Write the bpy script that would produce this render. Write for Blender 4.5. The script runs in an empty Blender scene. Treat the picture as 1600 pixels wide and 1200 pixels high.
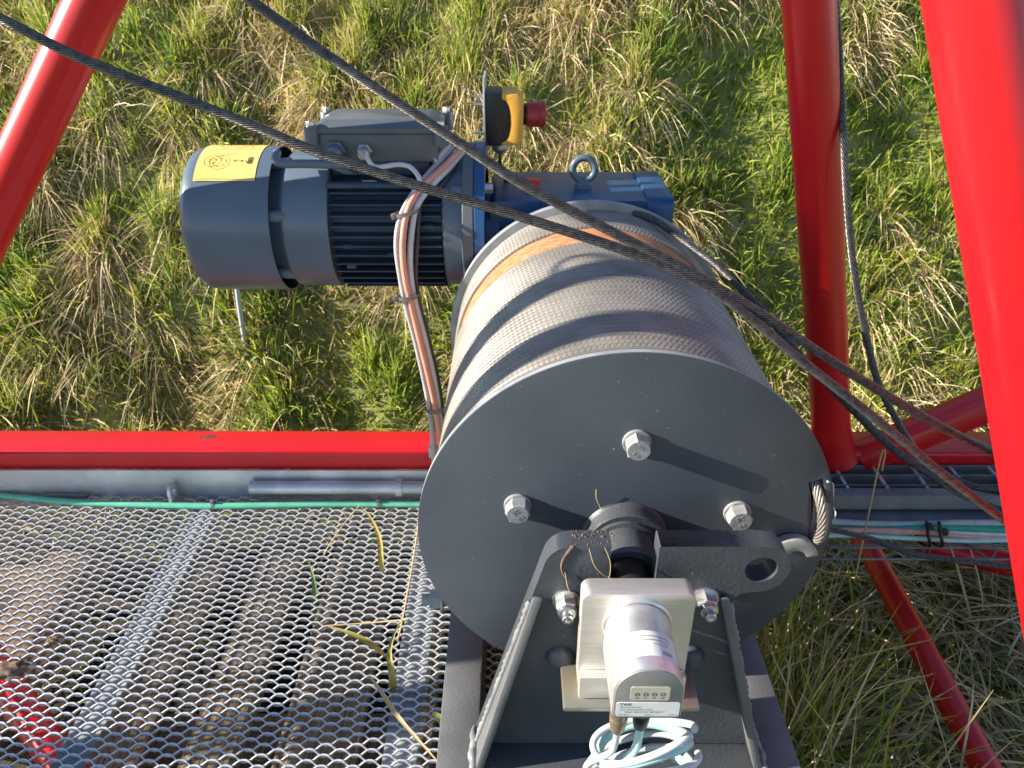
import bpy, bmesh, math, random
import numpy as np
from mathutils import Vector, Matrix
rad = math.radians
pi = math.pi
scn = bpy.context.scene
COL = scn.collection
rng = np.random.default_rng(7)
random.seed(7)

# ------------------------------------------------------------------ camera, sky, sun, exposure
CAM = Vector((-0.1131, -0.6086, 0.5260))
PITCH, FPX = 29.75, 1206.2
cd = bpy.data.cameras.new('camera')
cam = bpy.data.objects.new('camera', cd)
COL.objects.link(cam)
cam.location = CAM
cam.rotation_euler = (rad(90 - PITCH), 0, rad(0.097))
cd.sensor_width = 36.0
cd.lens = FPX / 1600 * 36
cd.clip_start = 0.02
cd.clip_end = 200
cd.dof.use_dof = True
cd.dof.focus_distance = 0.80
cd.dof.aperture_fstop = 16.0
scn.camera = cam

SUN = Vector((0.917, 0.115, -0.382)).normalized()      # direction the light travels
wd = bpy.data.worlds.new('World')
scn.world = wd
wd.use_nodes = True
wn = wd.node_tree.nodes
sky = wn.new('ShaderNodeTexSky')
sky.sky_type = 'NISHITA'
sky.sun_disc = False
sky.sun_elevation = math.asin(-SUN.z)
sky.sun_rotation = math.atan2(-SUN.x, -SUN.y) % (2 * pi)
sky.altitude = 300
sky.air_density = 1.0
sky.dust_density = 0.15
sky.ozone_density = 2.5
wn['Background'].inputs[1].default_value = 0.092
wd.node_tree.links.new(sky.outputs[0], wn['Background'].inputs[0])
ld = bpy.data.lights.new('sun', 'SUN')
ld.energy = 5.0
ld.angle = rad(0.53)
ld.color = (1.0, 0.91, 0.78)
lo = bpy.data.objects.new('sun', ld)
COL.objects.link(lo)
lo.rotation_euler = SUN.to_track_quat('-Z', 'Y').to_euler()
lo.location = (-3, -1, 3)
scn.view_settings.view_transform = 'Standard'
scn.view_settings.look = 'None'
scn.view_settings.exposure = 1.3
scn.view_settings.gamma = 1
scn.view_settings.use_curve_mapping = False
scn.cycles.max_bounces = 8

# a point of the place: the ray through a picture position, cut at a plane or a distance
_cp, _sp = math.cos(rad(PITCH)), math.sin(rad(PITCH))
_F = Vector((0, _cp, -_sp)); _U = Vector((0, _sp, _cp)); _X = Vector((1, 0, 0))
def ray(px, py): return _F + _X * ((px - 800) / FPX) - _U * ((py - 600) / FPX)
def at(px, py, ax, val):
    d = ray(px, py); i = 'xyz'.index(ax)
    return CAM + d * ((val - CAM[i]) / d[i])
def dep(px, py, z): return CAM + ray(px, py) * z

# ------------------------------------------------------------------ materials
MT = {}
def mat(name, c1, c2=None, scale=30, rough=.5, metal=0, bump=0, bscale=None, spec=.5, coat=0, rvar=.08, detail=4,
        spots=None, sscale=400, sthr=.72, stretch=None, lo_hi=(.35, .65), brushed=None):
    m = bpy.data.materials.new(name); m.use_nodes = True
    nt = m.node_tree; N = nt.nodes; L = nt.links
    b = N['Principled BSDF']
    b.inputs['Roughness'].default_value = rough; b.inputs['Metallic'].default_value = metal
    b.inputs['Specular IOR Level'].default_value = spec
    b.inputs['Coat Weight'].default_value = coat; b.inputs['Coat Roughness'].default_value = .12
    tc = N.new('ShaderNodeTexCoord'); vec = tc.outputs['Object']
    if stretch:
        mp = N.new('ShaderNodeMapping'); mp.inputs['Scale'].default_value = stretch
        L.new(vec, mp.inputs[0]); vec = mp.outputs[0]
    no = N.new('ShaderNodeTexNoise'); no.inputs['Scale'].default_value = scale; no.inputs['Detail'].default_value = detail
    L.new(vec, no.inputs['Vector'])
    cr = N.new('ShaderNodeValToRGB')
    cr.color_ramp.elements[0].position = lo_hi[0]; cr.color_ramp.elements[1].position = lo_hi[1]
    cr.color_ramp.elements[0].color = (*c1, 1); cr.color_ramp.elements[1].color = (*(c2 or c1), 1)
    L.new(no.outputs['Fac'], cr.inputs[0])
    col = cr.outputs[0]
    if spots:
        n2 = N.new('ShaderNodeTexNoise'); n2.inputs['Scale'].default_value = sscale; n2.inputs['Detail'].default_value = 2
        L.new(tc.outputs['Object'], n2.inputs['Vector'])
        r2 = N.new('ShaderNodeValToRGB'); r2.color_ramp.elements[0].position = sthr; r2.color_ramp.elements[1].position = sthr + .03
        L.new(n2.outputs['Fac'], r2.inputs[0])
        mx = N.new('ShaderNodeMix'); mx.data_type = 'RGBA'
        L.new(r2.outputs[0], mx.inputs['Factor']); L.new(col, mx.inputs['A']); mx.inputs['B'].default_value = (*spots, 1)
        col = mx.outputs['Result']
    L.new(col, b.inputs['Base Color'])
    if rvar:
        mr = N.new('ShaderNodeMapRange'); mr.inputs['To Min'].default_value = max(.02, rough - rvar); mr.inputs['To Max'].default_value = min(1, rough + rvar)
        n3 = N.new('ShaderNodeTexNoise'); n3.inputs['Scale'].default_value = scale * .37; n3.inputs['Detail'].default_value = 5
        L.new(vec, n3.inputs['Vector']); L.new(n3.outputs['Fac'], mr.inputs['Value']); L.new(mr.outputs[0], b.inputs['Roughness'])
    if bump:
        n4 = N.new('ShaderNodeTexNoise'); n4.inputs['Scale'].default_value = bscale or scale * 3; n4.inputs['Detail'].default_value = 3
        L.new(vec, n4.inputs['Vector'])
        bp = N.new('ShaderNodeBump'); bp.inputs['Strength'].default_value = bump; bp.inputs['Distance'].default_value = .0008
        L.new(n4.outputs['Fac'], bp.inputs['Height']); L.new(bp.outputs[0], b.inputs['Normal'])
    MT[name] = m
    return m
mat('anthracite', (.054, .066, .084), (.068, .080, .099), 9, rough=.42, bump=.25, bscale=600, spots=(.30, .29, .27), sscale=260, sthr=.735)
mat('grey_edge', (.23, .24, .25), (.30, .31, .32), 40, rough=.45, bump=.2, bscale=300)
mat('bracket_grey', (.050, .057, .067), (.068, .075, .085), 14, rough=.45, bump=.5, bscale=260, spots=(.35, .33, .3), sscale=210, sthr=.74)
mat('frame_grey', (.105, .108, .112), (.14, .143, .147), 16, rough=.5, bump=.5, bscale=320)
mat('weld', (.16, .165, .17), (.24, .245, .25), 60, rough=.4, bump=.6, bscale=200)
mat('bolt_grey', (.22, .23, .23), (.30, .31, .31), 80, rough=.38, bump=.2, bscale=500)
mat('zinc', (.50, .51, .52), (.66, .67, .68), 60, rough=.28, metal=.9)
mat('alu', (.66, .63, .59), (.76, .73, .69), 30, rough=.48, metal=.80, bump=.08, bscale=40, stretch=(1, 30, 40))
mat('alu_side', (.68, .67, .66), (.78, .77, .76), 120, rough=.42, metal=.80, bump=.2, bscale=700)
mat('cast_grey', (.28, .28, .28), (.33, .33, .33), 60, rough=.5, metal=.5, bump=.2, bscale=600)
mat('chromate', (.33, .325, .30), (.40, .36, .25), 25, rough=.4, metal=.75, lo_hi=(.4, .6))
mat('rope_steel', (.215, .197, .172), (.31, .288, .255), 18, rough=.5, metal=.3)
mat('rope_dark', (.080, .075, .072), (.175, .165, .158), 220, rough=.36, metal=.75)
mat('rope_core', (.006, .005, .005), None, 40, rough=.7)
mat('rust', (.42, .13, .045), (.56, .27, .14), 70, rough=.75, bump=.6, bscale=220, stretch=(1, 3, 1))
mat('black', (.006, .006, .007), (.010, .010, .011), 40, rough=.5)
mat('grease', (.012, .010, .009), (.025, .02, .017), 90, rough=.35, bump=1, bscale=300)
mat('mud', (.10, .06, .04), (.2, .13, .09), 160, rough=.8, bump=1, bscale=400)
mat('motor_blue', (.092, .128, .170), (.108, .148, .192), 10, rough=.34, bump=.15, bscale=260, coat=.1)
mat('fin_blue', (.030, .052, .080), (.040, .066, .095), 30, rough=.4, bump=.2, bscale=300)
mat('gear_blue', (.014, .070, .180), (.018, .080, .20), 8, rough=.36, coat=.08, bump=.08, bscale=90)
mat('box_grey', (.085, .10, .11), (.115, .13, .14), 14, rough=.45, bump=.4, bscale=260)
mat('red', (.56, .006, .011), (.63, .010, .015), 5, rough=.34, coat=.15, bump=.06, bscale=120, rvar=.05)
mat('chip', (.05, .03, .022), (.11, .06, .04), 120, rough=.8, bump=.8)
mat('galv', (.50, .53, .55), (.66, .68, .70), 14, rough=.42, metal=.55, bump=.15, bscale=150, stretch=(1, 1, .6), lo_hi=(.42, .58))
mat('galv_dull', (.13, .13, .135), (.20, .20, .205), 20, rough=.55, metal=.2)
mat('galv_bar', (.26, .28, .30), (.36, .38, .40), 20, rough=.6, metal=.2)
mat('galv_mesh', (.56, .58, .60), (.70, .72, .73), 120, rough=.40, metal=.45)
mat('yellow', (.84, .62, .16), (.90, .70, .22), 20, rough=.4)
mat('estop_yellow', (.78, .40, .05), (.84, .45, .06), 20, rough=.4, bump=.1)
mat('ink', (.10, .075, .03), None, 20, rough=.6)
mat('ink_black', (.02, .02, .022), None, 20, rough=.6)
mat('ink_grey', (.28, .28, .28), None, 20, rough=.6)
mat('paper', (.72, .72, .70), (.78, .78, .76), 60, rough=.35)
mat('keypad', (.50, .45, .37), (.56, .51, .42), 60, rough=.5)
mat('plastic_black', (.012, .012, .013), (.02, .02, .02), 60, rough=.4, bump=.15, bscale=500)
mat('plastic_red', (.36, .025, .028), (.42, .035, .035), 60, rough=.35)
mat('cap_red', (.62, .05, .035), (.66, .06, .04), 60, rough=.35)
mat('cable_grey', (.36, .35, .36), (.42, .41, .42), 60, rough=.4, spots=(.2, .19, .18), sscale=150, sthr=.68)
mat('cable_white', (.48, .50, .52), (.54, .56, .58), 60, rough=.38)
mat('cable_salmon', (.58, .27, .19), (.64, .32, .24), 60, rough=.4)
mat('cable_orange', (.55, .20, .08), (.6, .24, .1), 60, rough=.4)
mat('cable_green', (.10, .44, .29), (.14, .50, .34), 60, rough=.4)
mat('cable_dkgreen', (.02, .24, .17), (.03, .28, .2), 60, rough=.38)
mat('cable_aqua', (.36, .58, .55), (.42, .64, .60), 60, rough=.36)
mat('cable_dark', (.03, .03, .032), (.05, .05, .05), 60, rough=.45)
mat('brass', (.34, .27, .18), (.44, .36, .25), 120, rough=.35, metal=.7)
mat('tie_grey', (.12, .115, .11), (.17, .165, .16), 60, rough=.45)
mat('gland', (.40, .38, .36), (.52, .50, .47), 200, rough=.35, metal=.6)
mat('shade_soil', (.018, .014, .010), (.045, .034, .022), 14, rough=.95, bump=1, bscale=80)  # near-black colour that stands in for the shade under the walkway
mat('soil', (.10, .12, .028), (.27, .25, .085), 9, rough=.95, bump=1, bscale=60)
mat('wood', (.075, .054, .038), (.27, .195, .125), 60, rough=.85, bump=.8, bscale=160, stretch=(6, .35, 6))
mat('blade_straw', (.52, .36, .17), (.62, .45, .24), 40, rough=.6)
mat('blade_green', (.10, .19, .04), (.16, .26, .06), 40, rough=.5)
mat('blade_mixed', (.22, .24, .05), (.50, .36, .10), 12, rough=.5)

# ------------------------------------------------------------------ object helpers
WL = {}
def thing(name, label, cat, loc, group=None):
    o = bpy.data.objects.new(name, None); COL.objects.link(o)
    o.location = loc; o.empty_display_size = .05
    o['label'] = label; o['category'] = cat
    if group: o['group'] = group
    WL[o] = Vector(loc)
    return o
def link(name, me, m, parent=None, label=None, cat=None, group=None, kind=None, base=None):
    """mesh in world coordinates -> one object (local to its parent or its base point)"""
    o = bpy.data.objects.new(name, me); COL.objects.link(o)
    b = WL[parent] if parent is not None else Vector(base or (0, 0, 0))
    if b.length > 0: me.transform(Matrix.Translation(-b))
    if parent is not None: o.parent = parent
    else: o.location = b
    WL[o] = b
    if m:
        for q in (m if isinstance(m, (list, tuple)) else [m]): me.materials.append(MT[q])
    if label: o['label'] = label
    if cat: o['category'] = cat
    if group: o['group'] = group
    if kind: o['kind'] = kind
    return o
def fin(bm, name, m, parent=None, smooth=None, bevel=0, seg=2, blim=50, **k):
    bmesh.ops.recalc_face_normals(bm, faces=bm.faces[:])
    if bevel:
        es = [e for e in bm.edges if len(e.link_faces) == 2 and e.calc_face_angle(0) > rad(blim)]
        bmesh.ops.bevel(bm, geom=es, offset=bevel, segments=seg, affect='EDGES', profile=.5, clamp_overlap=True)
    me = bpy.data.meshes.new(name); bm.to_mesh(me); bm.free()
    if smooth is not None:
        me.shade_smooth() if smooth >= 180 else None
        if smooth < 180:
            me.shade_smooth()
            try: me.set_sharp_from_angle(angle=rad(smooth))
            except Exception: pass
    return link(name, me, m, parent, **k)
def box(bm, a, b):
    x0, y0, z0 = a; x1, y1, z1 = b
    v = [bm.verts.new(p) for p in ((x0, y0, z0), (x1, y0, z0), (x1, y1, z0), (x0, y1, z0), (x0, y0, z1), (x1, y0, z1), (x1, y1, z1), (x0, y1, z1))]
    for f in ((0, 3, 2, 1), (4, 5, 6, 7), (0, 1, 5, 4), (1, 2, 6, 5), (2, 3, 7, 6), (3, 0, 4, 7)): bm.faces.new([v[i] for i in f])
    return v
def Box(name, a, b, m, parent=None, bevel=.001, smooth=40, seg=2, **k):
    bm = bmesh.new(); box(bm, a, b); return fin(bm, name, m, parent, smooth, bevel, seg, **k)
def frame_of(d):
    d = Vector(d).normalized(); up = Vector((0, 0, 1)) if abs(d.z) < .9 else Vector((1, 0, 0))
    s = d.cross(up).normalized(); return s, s.cross(d).normalized(), d
def lathe(bm, origin, axis, prof, n=48, caps=True, a0=0, a1=2 * pi):
    """prof: (distance along axis, radius)"""
    s, u, d = frame_of(axis); o = Vector(origin); rings = []
    full = abs(a1 - a0 - 2 * pi) < 1e-6
    cnt = n if full else n + 1
    for t, r in prof:
        if r < 1e-6: rings.append([bm.verts.new(o + d * t)]); continue
        rings.append([bm.verts.new(o + d * t + (s * math.cos(a0 + (a1 - a0) * i / n) + u * math.sin(a0 + (a1 - a0) * i / n)) * r) for i in range(cnt)])
    for A, B in zip(rings, rings[1:]):
        for i in range(n):
            j = (i + 1) % cnt
            if len(A) == 1 and len(B) == 1: continue
            if len(A) == 1: bm.faces.new((A[0], B[i], B[j]))
            elif len(B) == 1: bm.faces.new((A[i], A[j], B[0]))
            else: bm.faces.new((A[i], A[j], B[j], B[i]))
    if caps and full:
        for R in (rings[0], rings[-1]):
            if len(R) > 2: bm.faces.new(R)
def Lathe(name, origin, axis, prof, m, parent=None, n=48, smooth=35, caps=True, **k):
    bm = bmesh.new(); lathe(bm, origin, axis, prof, n, caps); return fin(bm, name, m, parent, smooth, **k)
def catmull(pts, step):
    P = [Vector(p) for p in pts]; P = [P[0] * 2 - P[1]] + P + [P[-1] * 2 - P[-2]]; out = []
    for i in range(1, len(P) - 2):
        a, b, c, d = P[i - 1:i + 3]; n = max(2, int((c - b).length / step))
        for k in range(n):
            t = k / n
            out.append(.5 * ((2 * b) + (c - a) * t + (2 * a - 5 * b + 4 * c - d) * t * t + (3 * b - a - 3 * c + d) * t ** 3))
    out.append(P[-2]); return out
def frames(path):
    T = [(path[min(i + 1, len(path) - 1)] - path[max(i - 1, 0)]).normalized() for i in range(len(path))]
    s, u, _ = frame_of(T[0]); S = [s]
    for i in range(1, len(path)):
        s = S[-1] - T[i] * S[-1].dot(T[i]); S.append(s.normalized())
    return T, S, [t.cross(s) for t, s in zip(T, S)]
def tube(bm, path, r, n=10, caps=True):
    T, S, U = frames(path); R = []
    for i, p in enumerate(path):
        rr = r(i / (len(path) - 1)) if callable(r) else r
        R.append([bm.verts.new(p + (S[i] * math.cos(2 * pi * k / n) + U[i] * math.sin(2 * pi * k / n)) * rr) for k in range(n)])
    for A, B in zip(R, R[1:]):
        for k in range(n): bm.faces.new((A[k], A[(k + 1) % n], B[(k + 1) % n], B[k]))
    if caps: bm.faces.new(R[0]); bm.faces.new(R[-1])
def Tube(name, pts, r, m, parent=None, n=12, step=.012, smooth=50, straight=False, **k):
    bm = bmesh.new(); tube(bm, [Vector(p) for p in pts] if straight else catmull(pts, step), r, n)
    if parent is None and 'base' not in k: k['base'] = tuple(pts[-1])
    return fin(bm, name, m, parent, smooth, **k)
def plate(bm, loops, to3, d0, d1):
    """flat plate: outline loops (first outer, rest holes) in 2D, to3(u,v,d) -> 3D"""
    rows = []
    for d in (d0, d1):
        E = []; row = []
        for lp in loops:
            vs = [bm.verts.new(to3(u, v, d)) for u, v in lp]; row.append(vs)
            E += [bm.edges.new((vs[i], vs[(i + 1) % len(vs)])) for i in range(len(vs))]
        bmesh.ops.triangle_fill(bm, use_beauty=True, edges=E); rows.append(row)
    for A, B in zip(*rows):
        n = len(A)
        for i in range(n): bm.faces.new((A[i], A[(i + 1) % n], B[(i + 1) % n], B[i]))
def arc(cx, cy, r, a0, a1, n): return [(cx + r * math.cos(rad(a0 + (a1 - a0) * i / n)), cy + r * math.sin(rad(a0 + (a1 - a0) * i / n))) for i in range(n + 1)]
def rrect(x0, y0, x1, y1, r, n=4):
    return arc(x1 - r, y1 - r, r, 0, 90, n) + arc(x0 + r, y1 - r, r, 90, 180, n) + arc(x0 + r, y0 + r, r, 180, 270, n) + arc(x1 - r, y0 + r, r, 270, 360, n)
def XZ(u, v, d): return (u, d, v)
def XY(u, v, d): return (u, v, d)
def YZ(u, v, d): return (d, u, v)
def nparr(name, V, Fq, m, parent=None, smooth=True, cols=None, **k):
    """numpy verts + quads (or tris) -> object"""
    me = bpy.data.meshes.new(name); w = Fq.shape[1]
    me.vertices.add(len(V)); me.vertices.foreach_set('co', np.asarray(V, np.float32).ravel())
    me.loops.add(Fq.size); me.loops.foreach_set('vertex_index', Fq.astype(np.int32).ravel())
    me.polygons.add(len(Fq)); me.polygons.foreach_set('loop_start', np.arange(0, Fq.size, w, dtype=np.int32))
    try: me.polygons.foreach_set('loop_total', np.full(len(Fq), w, np.int32))
    except Exception: pass
    me.polygons.foreach_set('use_smooth', np.full(len(Fq), smooth))
    if cols is not None:
        at_ = me.color_attributes.new('tint', 'FLOAT_COLOR', 'POINT'); at_.data.foreach_set('color', np.asarray(cols, np.float32).ravel())
    me.update(calc_edges=True)
    return link(name, me, m, parent, **k)
def wire_rope(name, pts, r, n, lay, m='rope_dark', parent=None, hand=1, res=14, **k):
    path = catmull(pts, lay / res); T, S, U = frames(path)
    Pn, Sn, Un = (np.array([tuple(v) for v in q]) for q in (path, S, U))
    ds = np.r_[0, np.cumsum(np.linalg.norm(np.diff(Pn, axis=0), axis=1))]
    sn = math.sin(pi / n); rs = r * sn / (1 + sn) * .98; rh = r - rs; kk = 6
    Vs = []; Fs = []; off = 0; M = len(Pn)
    for j in range(n):
        a = hand * 2 * pi * ds / lay + 2 * pi * j / n
        ca, sa = np.cos(a)[:, None], np.sin(a)[:, None]
        rd = Sn * ca + Un * sa; tg = np.cross(rd, np.array([tuple(t) for t in T]))
        c = Pn + rd * rh
        ring = np.stack([c + rd * (rs * math.cos(2 * pi * q / kk)) + tg * (rs * math.sin(2 * pi * q / kk)) for q in range(kk)], 1)
        Vs.append(ring.reshape(-1, 3)); i = np.arange(M - 1)[:, None] * kk; q = np.arange(kk)[None]
        Fs.append(np.stack([i + q, i + (q + 1) % kk, i + kk + (q + 1) % kk, i + kk + q], -1).reshape(-1, 4) + off); off += M * kk
    if parent is None: k.setdefault('base', tuple(pts[-1]))
    rc = rh + rs * .35; ring = np.stack([Pn + Sn * (rc * math.cos(2 * pi * q / 10)) + Un * (rc * math.sin(2 * pi * q / 10)) for q in range(10)], 1)
    i = np.arange(M - 1)[:, None] * 10; q = np.arange(10)[None]; Vs.append(ring.reshape(-1, 3))
    Fs.append(np.stack([i + q, i + (q + 1) % 10, i + 10 + (q + 1) % 10, i + 10 + q], -1).reshape(-1, 4) + off); nc = len(Fs[-1])
    o = nparr(name, np.concatenate(Vs), np.concatenate(Fs), [m, 'rope_core'], parent, **k)
    mi = np.zeros(sum(len(f) for f in Fs), np.int32); mi[-nc:] = 1; o.data.polygons.foreach_set('material_index', mi); return o
def text(name, body, size, m, parent, loc, xdir=(1, 0, 0), ydir=(0, 0, 1), ext=.0001, align='LEFT'):
    c = bpy.data.curves.new(name, 'FONT'); c.body = body; c.size = size; c.extrude = ext; c.align_x = align; c.resolution_u = 2
    tmp = bpy.data.objects.new('tmp', c); me = bpy.data.meshes.new_from_object(tmp); bpy.data.objects.remove(tmp); bpy.data.curves.remove(c)
    x, y = Vector(xdir).normalized(), Vector(ydir).normalized(); z = x.cross(y)
    R = Matrix((x, y, z)).transposed().to_4x4(); R.translation = Vector(loc)
    me.transform(R); me.materials.clear(); return link(name, me, m, parent)
def hexa(bm, origin, axis, af, h, rot=0, cham=.12):
    s, u, d = frame_of(axis); o = Vector(origin); R = af / math.sqrt(3)
    def ring(t, k): return [bm.verts.new(o + d * t + (s * math.cos(rot + i * pi / 3) + u * math.sin(rot + i * pi / 3)) * R * k) for i in range(6)]
    A, B = ring(0, 1), ring(h * (1 - cham), 1)
    n = 24; C = [bm.verts.new(o + d * h + (s * math.cos(rot + i * 2 * pi / n) + u * math.sin(rot + i * 2 * pi / n)) * R * .84) for i in range(n)]
    for i in range(6): bm.faces.new((A[i], A[(i + 1) % 6], B[(i + 1) % 6], B[i]))
    for i in range(6):
        seg = [C[(i * 4 + q) % n] for q in range(5)]
        bm.faces.new([B[i], B[(i + 1) % 6]] + seg[::-1])
    bm.faces.new(C); bm.faces.new(A[::-1])

# ------------------------------------------------------------------ terrain and grass
GZ = -0.66
TUS = []
def wedge(n, y0=.95, y1=2.75):
    y = y0 + (y1 - y0) * rng.uniform(0, 1, n) ** .85; return -.113 + rng.uniform(-1, 1, n) * (.74 * (y + .61) + .35), y
for x, y in zip(*wedge(560)): TUS.append((x, y, rng.uniform(.04, .11), rng.uniform(.07, .14)))
for _ in range(60):
    TUS.append((rng.uniform(.25, 1.9), rng.uniform(-.25, .95), rng.uniform(.01, .05), rng.uniform(.06, .12)))
TUS = np.array(TUS)
def smooth01(t): t = np.clip(t, 0, 1); return t * t * (3 - 2 * t)
def hill(x, y):
    x = np.asarray(x, float); y = np.asarray(y, float)
    z = GZ + 1.06 * np.maximum(0, y - .93) * smooth01((y - .80) / .5) * (1 - .30 * smooth01((y - 2.1) / 1.2))
    z = z + .05 * smooth01((x - .2) / .25) * (1 - smooth01((y - .75) / .4))
    z = z + .05 * np.sin(x * 1.7 + y * .9) * smooth01((y - 1) / .6) + .025 * np.sin(x * 4.1 - y * 3.3)
    sh = x.shape; X = x.ravel(); Y = y.ravel(); Z = z.ravel().copy()
    for i in range(0, len(X), 20000):
        dx = X[i:i + 20000, None] - TUS[None, :, 0]; dy = Y[i:i + 20000, None] - TUS[None, :, 1]
        Z[i:i + 20000] += (TUS[None, :, 2] * np.exp(-(dx * dx + dy * dy) / (2 * TUS[None, :, 3] ** 2 * .55))).max(1)
    return Z.reshape(sh)
gx = np.linspace(-4.2, 4.6, 230); gy = np.r_[np.linspace(-1.6, .8, 50)[:-1], np.linspace(.8, 4.2, 150)]
GX, GY = np.meshgrid(gx, gy); Vg = np.stack([GX, GY, hill(GX, GY)], -1).reshape(-1, 3)
i, j = np.meshgrid(np.arange(len(gy) - 1), np.arange(len(gx) - 1), indexing='ij'); i = i.ravel() * len(gx) + j.ravel()
g = nparr('ground', Vg, np.stack([i, i + 1, i + len(gx) + 1, i + len(gx)], -1), 'soil', kind='structure',
          label='grassy earth bank rising behind the winch')
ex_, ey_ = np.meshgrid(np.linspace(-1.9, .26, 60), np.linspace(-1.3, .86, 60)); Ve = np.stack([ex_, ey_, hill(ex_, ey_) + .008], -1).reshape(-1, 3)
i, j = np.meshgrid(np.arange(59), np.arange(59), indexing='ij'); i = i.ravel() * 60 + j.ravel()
nparr('ground_shade', Ve, np.stack([i, i + 1, i + 61, i + 60], -1), 'shade_soil', kind='structure', label='ground sheet under the walkway, coloured dark as shade')  # painted shade: dark sheet over the ground so floor gaps look black
# far field so that the land goes on to the horizon
far = []
for k in range(64):
    a = 2 * pi * k / 64; far.append((60 * math.cos(a), 60 * math.sin(a) + 1))
def farz(x, y): return GZ - .12 + .60 * min(max(0, y - .95), 3.1) - .02 * max(0, math.hypot(x, y) - 6)
bm = bmesh.new(); rr = [.0, 5, 8, 14, 25, 60]; ringv = []
for q in rr[1:]:
    ringv.append([bm.verts.new((q * math.cos(2 * pi * k / 64), 1 + q * math.sin(2 * pi * k / 64), farz(q * math.cos(2 * pi * k / 64), 1 + q * math.sin(2 * pi * k / 64)) - .15)) for k in range(64)])
c0 = bm.verts.new((0, 1, GZ - .5))
for k in range(64): bm.faces.new((c0, ringv[0][k], ringv[0][(k + 1) % 64]))
for A, B in zip(ringv, ringv[1:]):
    for k in range(64): bm.faces.new((A[k], A[(k + 1) % 64], B[(k + 1) % 64], B[k]))
mat('meadow', (.05, .075, .018), (.10, .12, .035), 3, rough=.95)
fin(bm, 'terrain', 'meadow', None, 180, kind='structure', label='meadow land running on beyond the bank')

def leaf_material(name, rough=.45, trans=.35):
    m = bpy.data.materials.new(name); m.use_nodes = True; nt = m.node_tree; N = nt.nodes; L = nt.links
    b = N['Principled BSDF']; a = N.new('ShaderNodeAttribute'); a.attribute_name = 'tint'
    b.inputs['Roughness'].default_value = rough; b.inputs['Specular IOR Level'].default_value = .35
    t = N.new('ShaderNodeBsdfTranslucent'); mx = N.new('ShaderNodeMixShader'); mx.inputs[0].default_value = trans
    tc = N.new('ShaderNodeTexCoord'); no = N.new('ShaderNodeTexNoise'); no.inputs['Scale'].default_value = 60; L.new(tc.outputs['Object'], no.inputs['Vector'])
    hv = N.new('ShaderNodeHueSaturation'); mr = N.new('ShaderNodeMapRange'); mr.inputs['To Min'].default_value = .75; mr.inputs['To Max'].default_value = 1.25
    L.new(no.outputs['Fac'], mr.inputs['Value']); L.new(mr.outputs[0], hv.inputs['Value']); L.new(a.outputs['Color'], hv.inputs['Color'])
    L.new(hv.outputs[0], b.inputs['Base Color']); L.new(hv.outputs[0], t.inputs['Color'])
    L.new(b.outputs[0], mx.inputs[1]); L.new(t.outputs[0], mx.inputs[2]); L.new(mx.outputs[0], N['Material Output'].inputs[0]); MT[name] = m
leaf_material('grass_leaf', .40, .48)
leaf_material('straw_leaf', .6, .25)
def blades(name, root, d0, Ln, W, droop, tint, m, label, levels=(0, .3, .62, .85, 1), widths=(.75, 1, .85, .5, .06), curl=0):
    n = len(root); d0 = d0 / np.linalg.norm(d0, axis=1, keepdims=True)
    rv = rng.normal(size=(n, 3)); side = np.cross(d0, rv); side /= np.linalg.norm(side, axis=1, keepdims=True) + 1e-9
    w2 = rng.normal(size=(n, 3)) * curl
    K = len(levels); V = np.empty((n, K, 2, 3)); Cc = np.empty((n, K, 2, 4)); Cc[..., 3] = 1
    for k, (t, w) in enumerate(zip(levels, widths)):
        c = root + d0 * (Ln * t)[:, None] + np.array([0, 0, -1.])[None] * (Ln * droop * t * t)[:, None] + w2 * (Ln * t * t * (1 - .5 * t))[:, None]
        V[:, k, 0] = c - side * (W * w / 2)[:, None]; V[:, k, 1] = c + side * (W * w / 2)[:, None]
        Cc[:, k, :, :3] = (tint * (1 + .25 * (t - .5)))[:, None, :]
    b = (np.arange(n) * K * 2)[:, None]; k = (np.arange(K - 1) * 2)[None]
    Fq = np.stack([b + k, b + k + 1, b + k + 3, b + k + 2], -1).reshape(-1, 4)
    return nparr(name, V.reshape(-1, 3), Fq, m, None, True, Cc.reshape(-1, 4), kind='stuff', label=label, cat='grass')
def noise2(x, y, s):
    return np.sin(x * s + 1.3 * np.sin(y * s * .7 + 2)) * np.cos(y * s * 1.1 + 1.7 * np.sin(x * s * .6 + .5))
def blocked(x, y): return (y < .62) & (x < .24)
def grow_tufts(n):
    """clumps on the tussocks: roots near the centre, blades fanning out"""
    k = rng.integers(0, 560, n); T = TUS[k]
    a = rng.uniform(0, 2 * pi, n); q = np.abs(rng.normal(0, .55, n)) * T[:, 3]
    x = T[:, 0] + np.cos(a) * q; y = T[:, 1] + np.sin(a) * q
    r = np.stack([x, y, hill(x, y) - .005], 1)
    out = np.stack([np.cos(a), np.sin(a), np.zeros(n)], 1) * np.clip(q / T[:, 3], 0, 1.3)[:, None]
    d = out * .50 + np.array([0, -.10, 1.]) * rng.uniform(.65, 1.2, n)[:, None] + rng.normal(0, .20, (n, 3))
    return r, d, k
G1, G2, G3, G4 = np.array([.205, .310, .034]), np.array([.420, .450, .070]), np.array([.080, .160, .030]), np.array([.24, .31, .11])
S1, S2, S3 = np.array([.64, .50, .26]), np.array([.42, .30, .16]), np.array([.76, .64, .40])
def pick(cols, p, n):
    c = np.array(cols)[rng.choice(len(cols), n, p=p)]; return c * rng.uniform(.7, 1.3, (n, 1))
tone = rng.uniform(0, 1, 700)
r, d, k = grow_tufts(92000)
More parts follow.
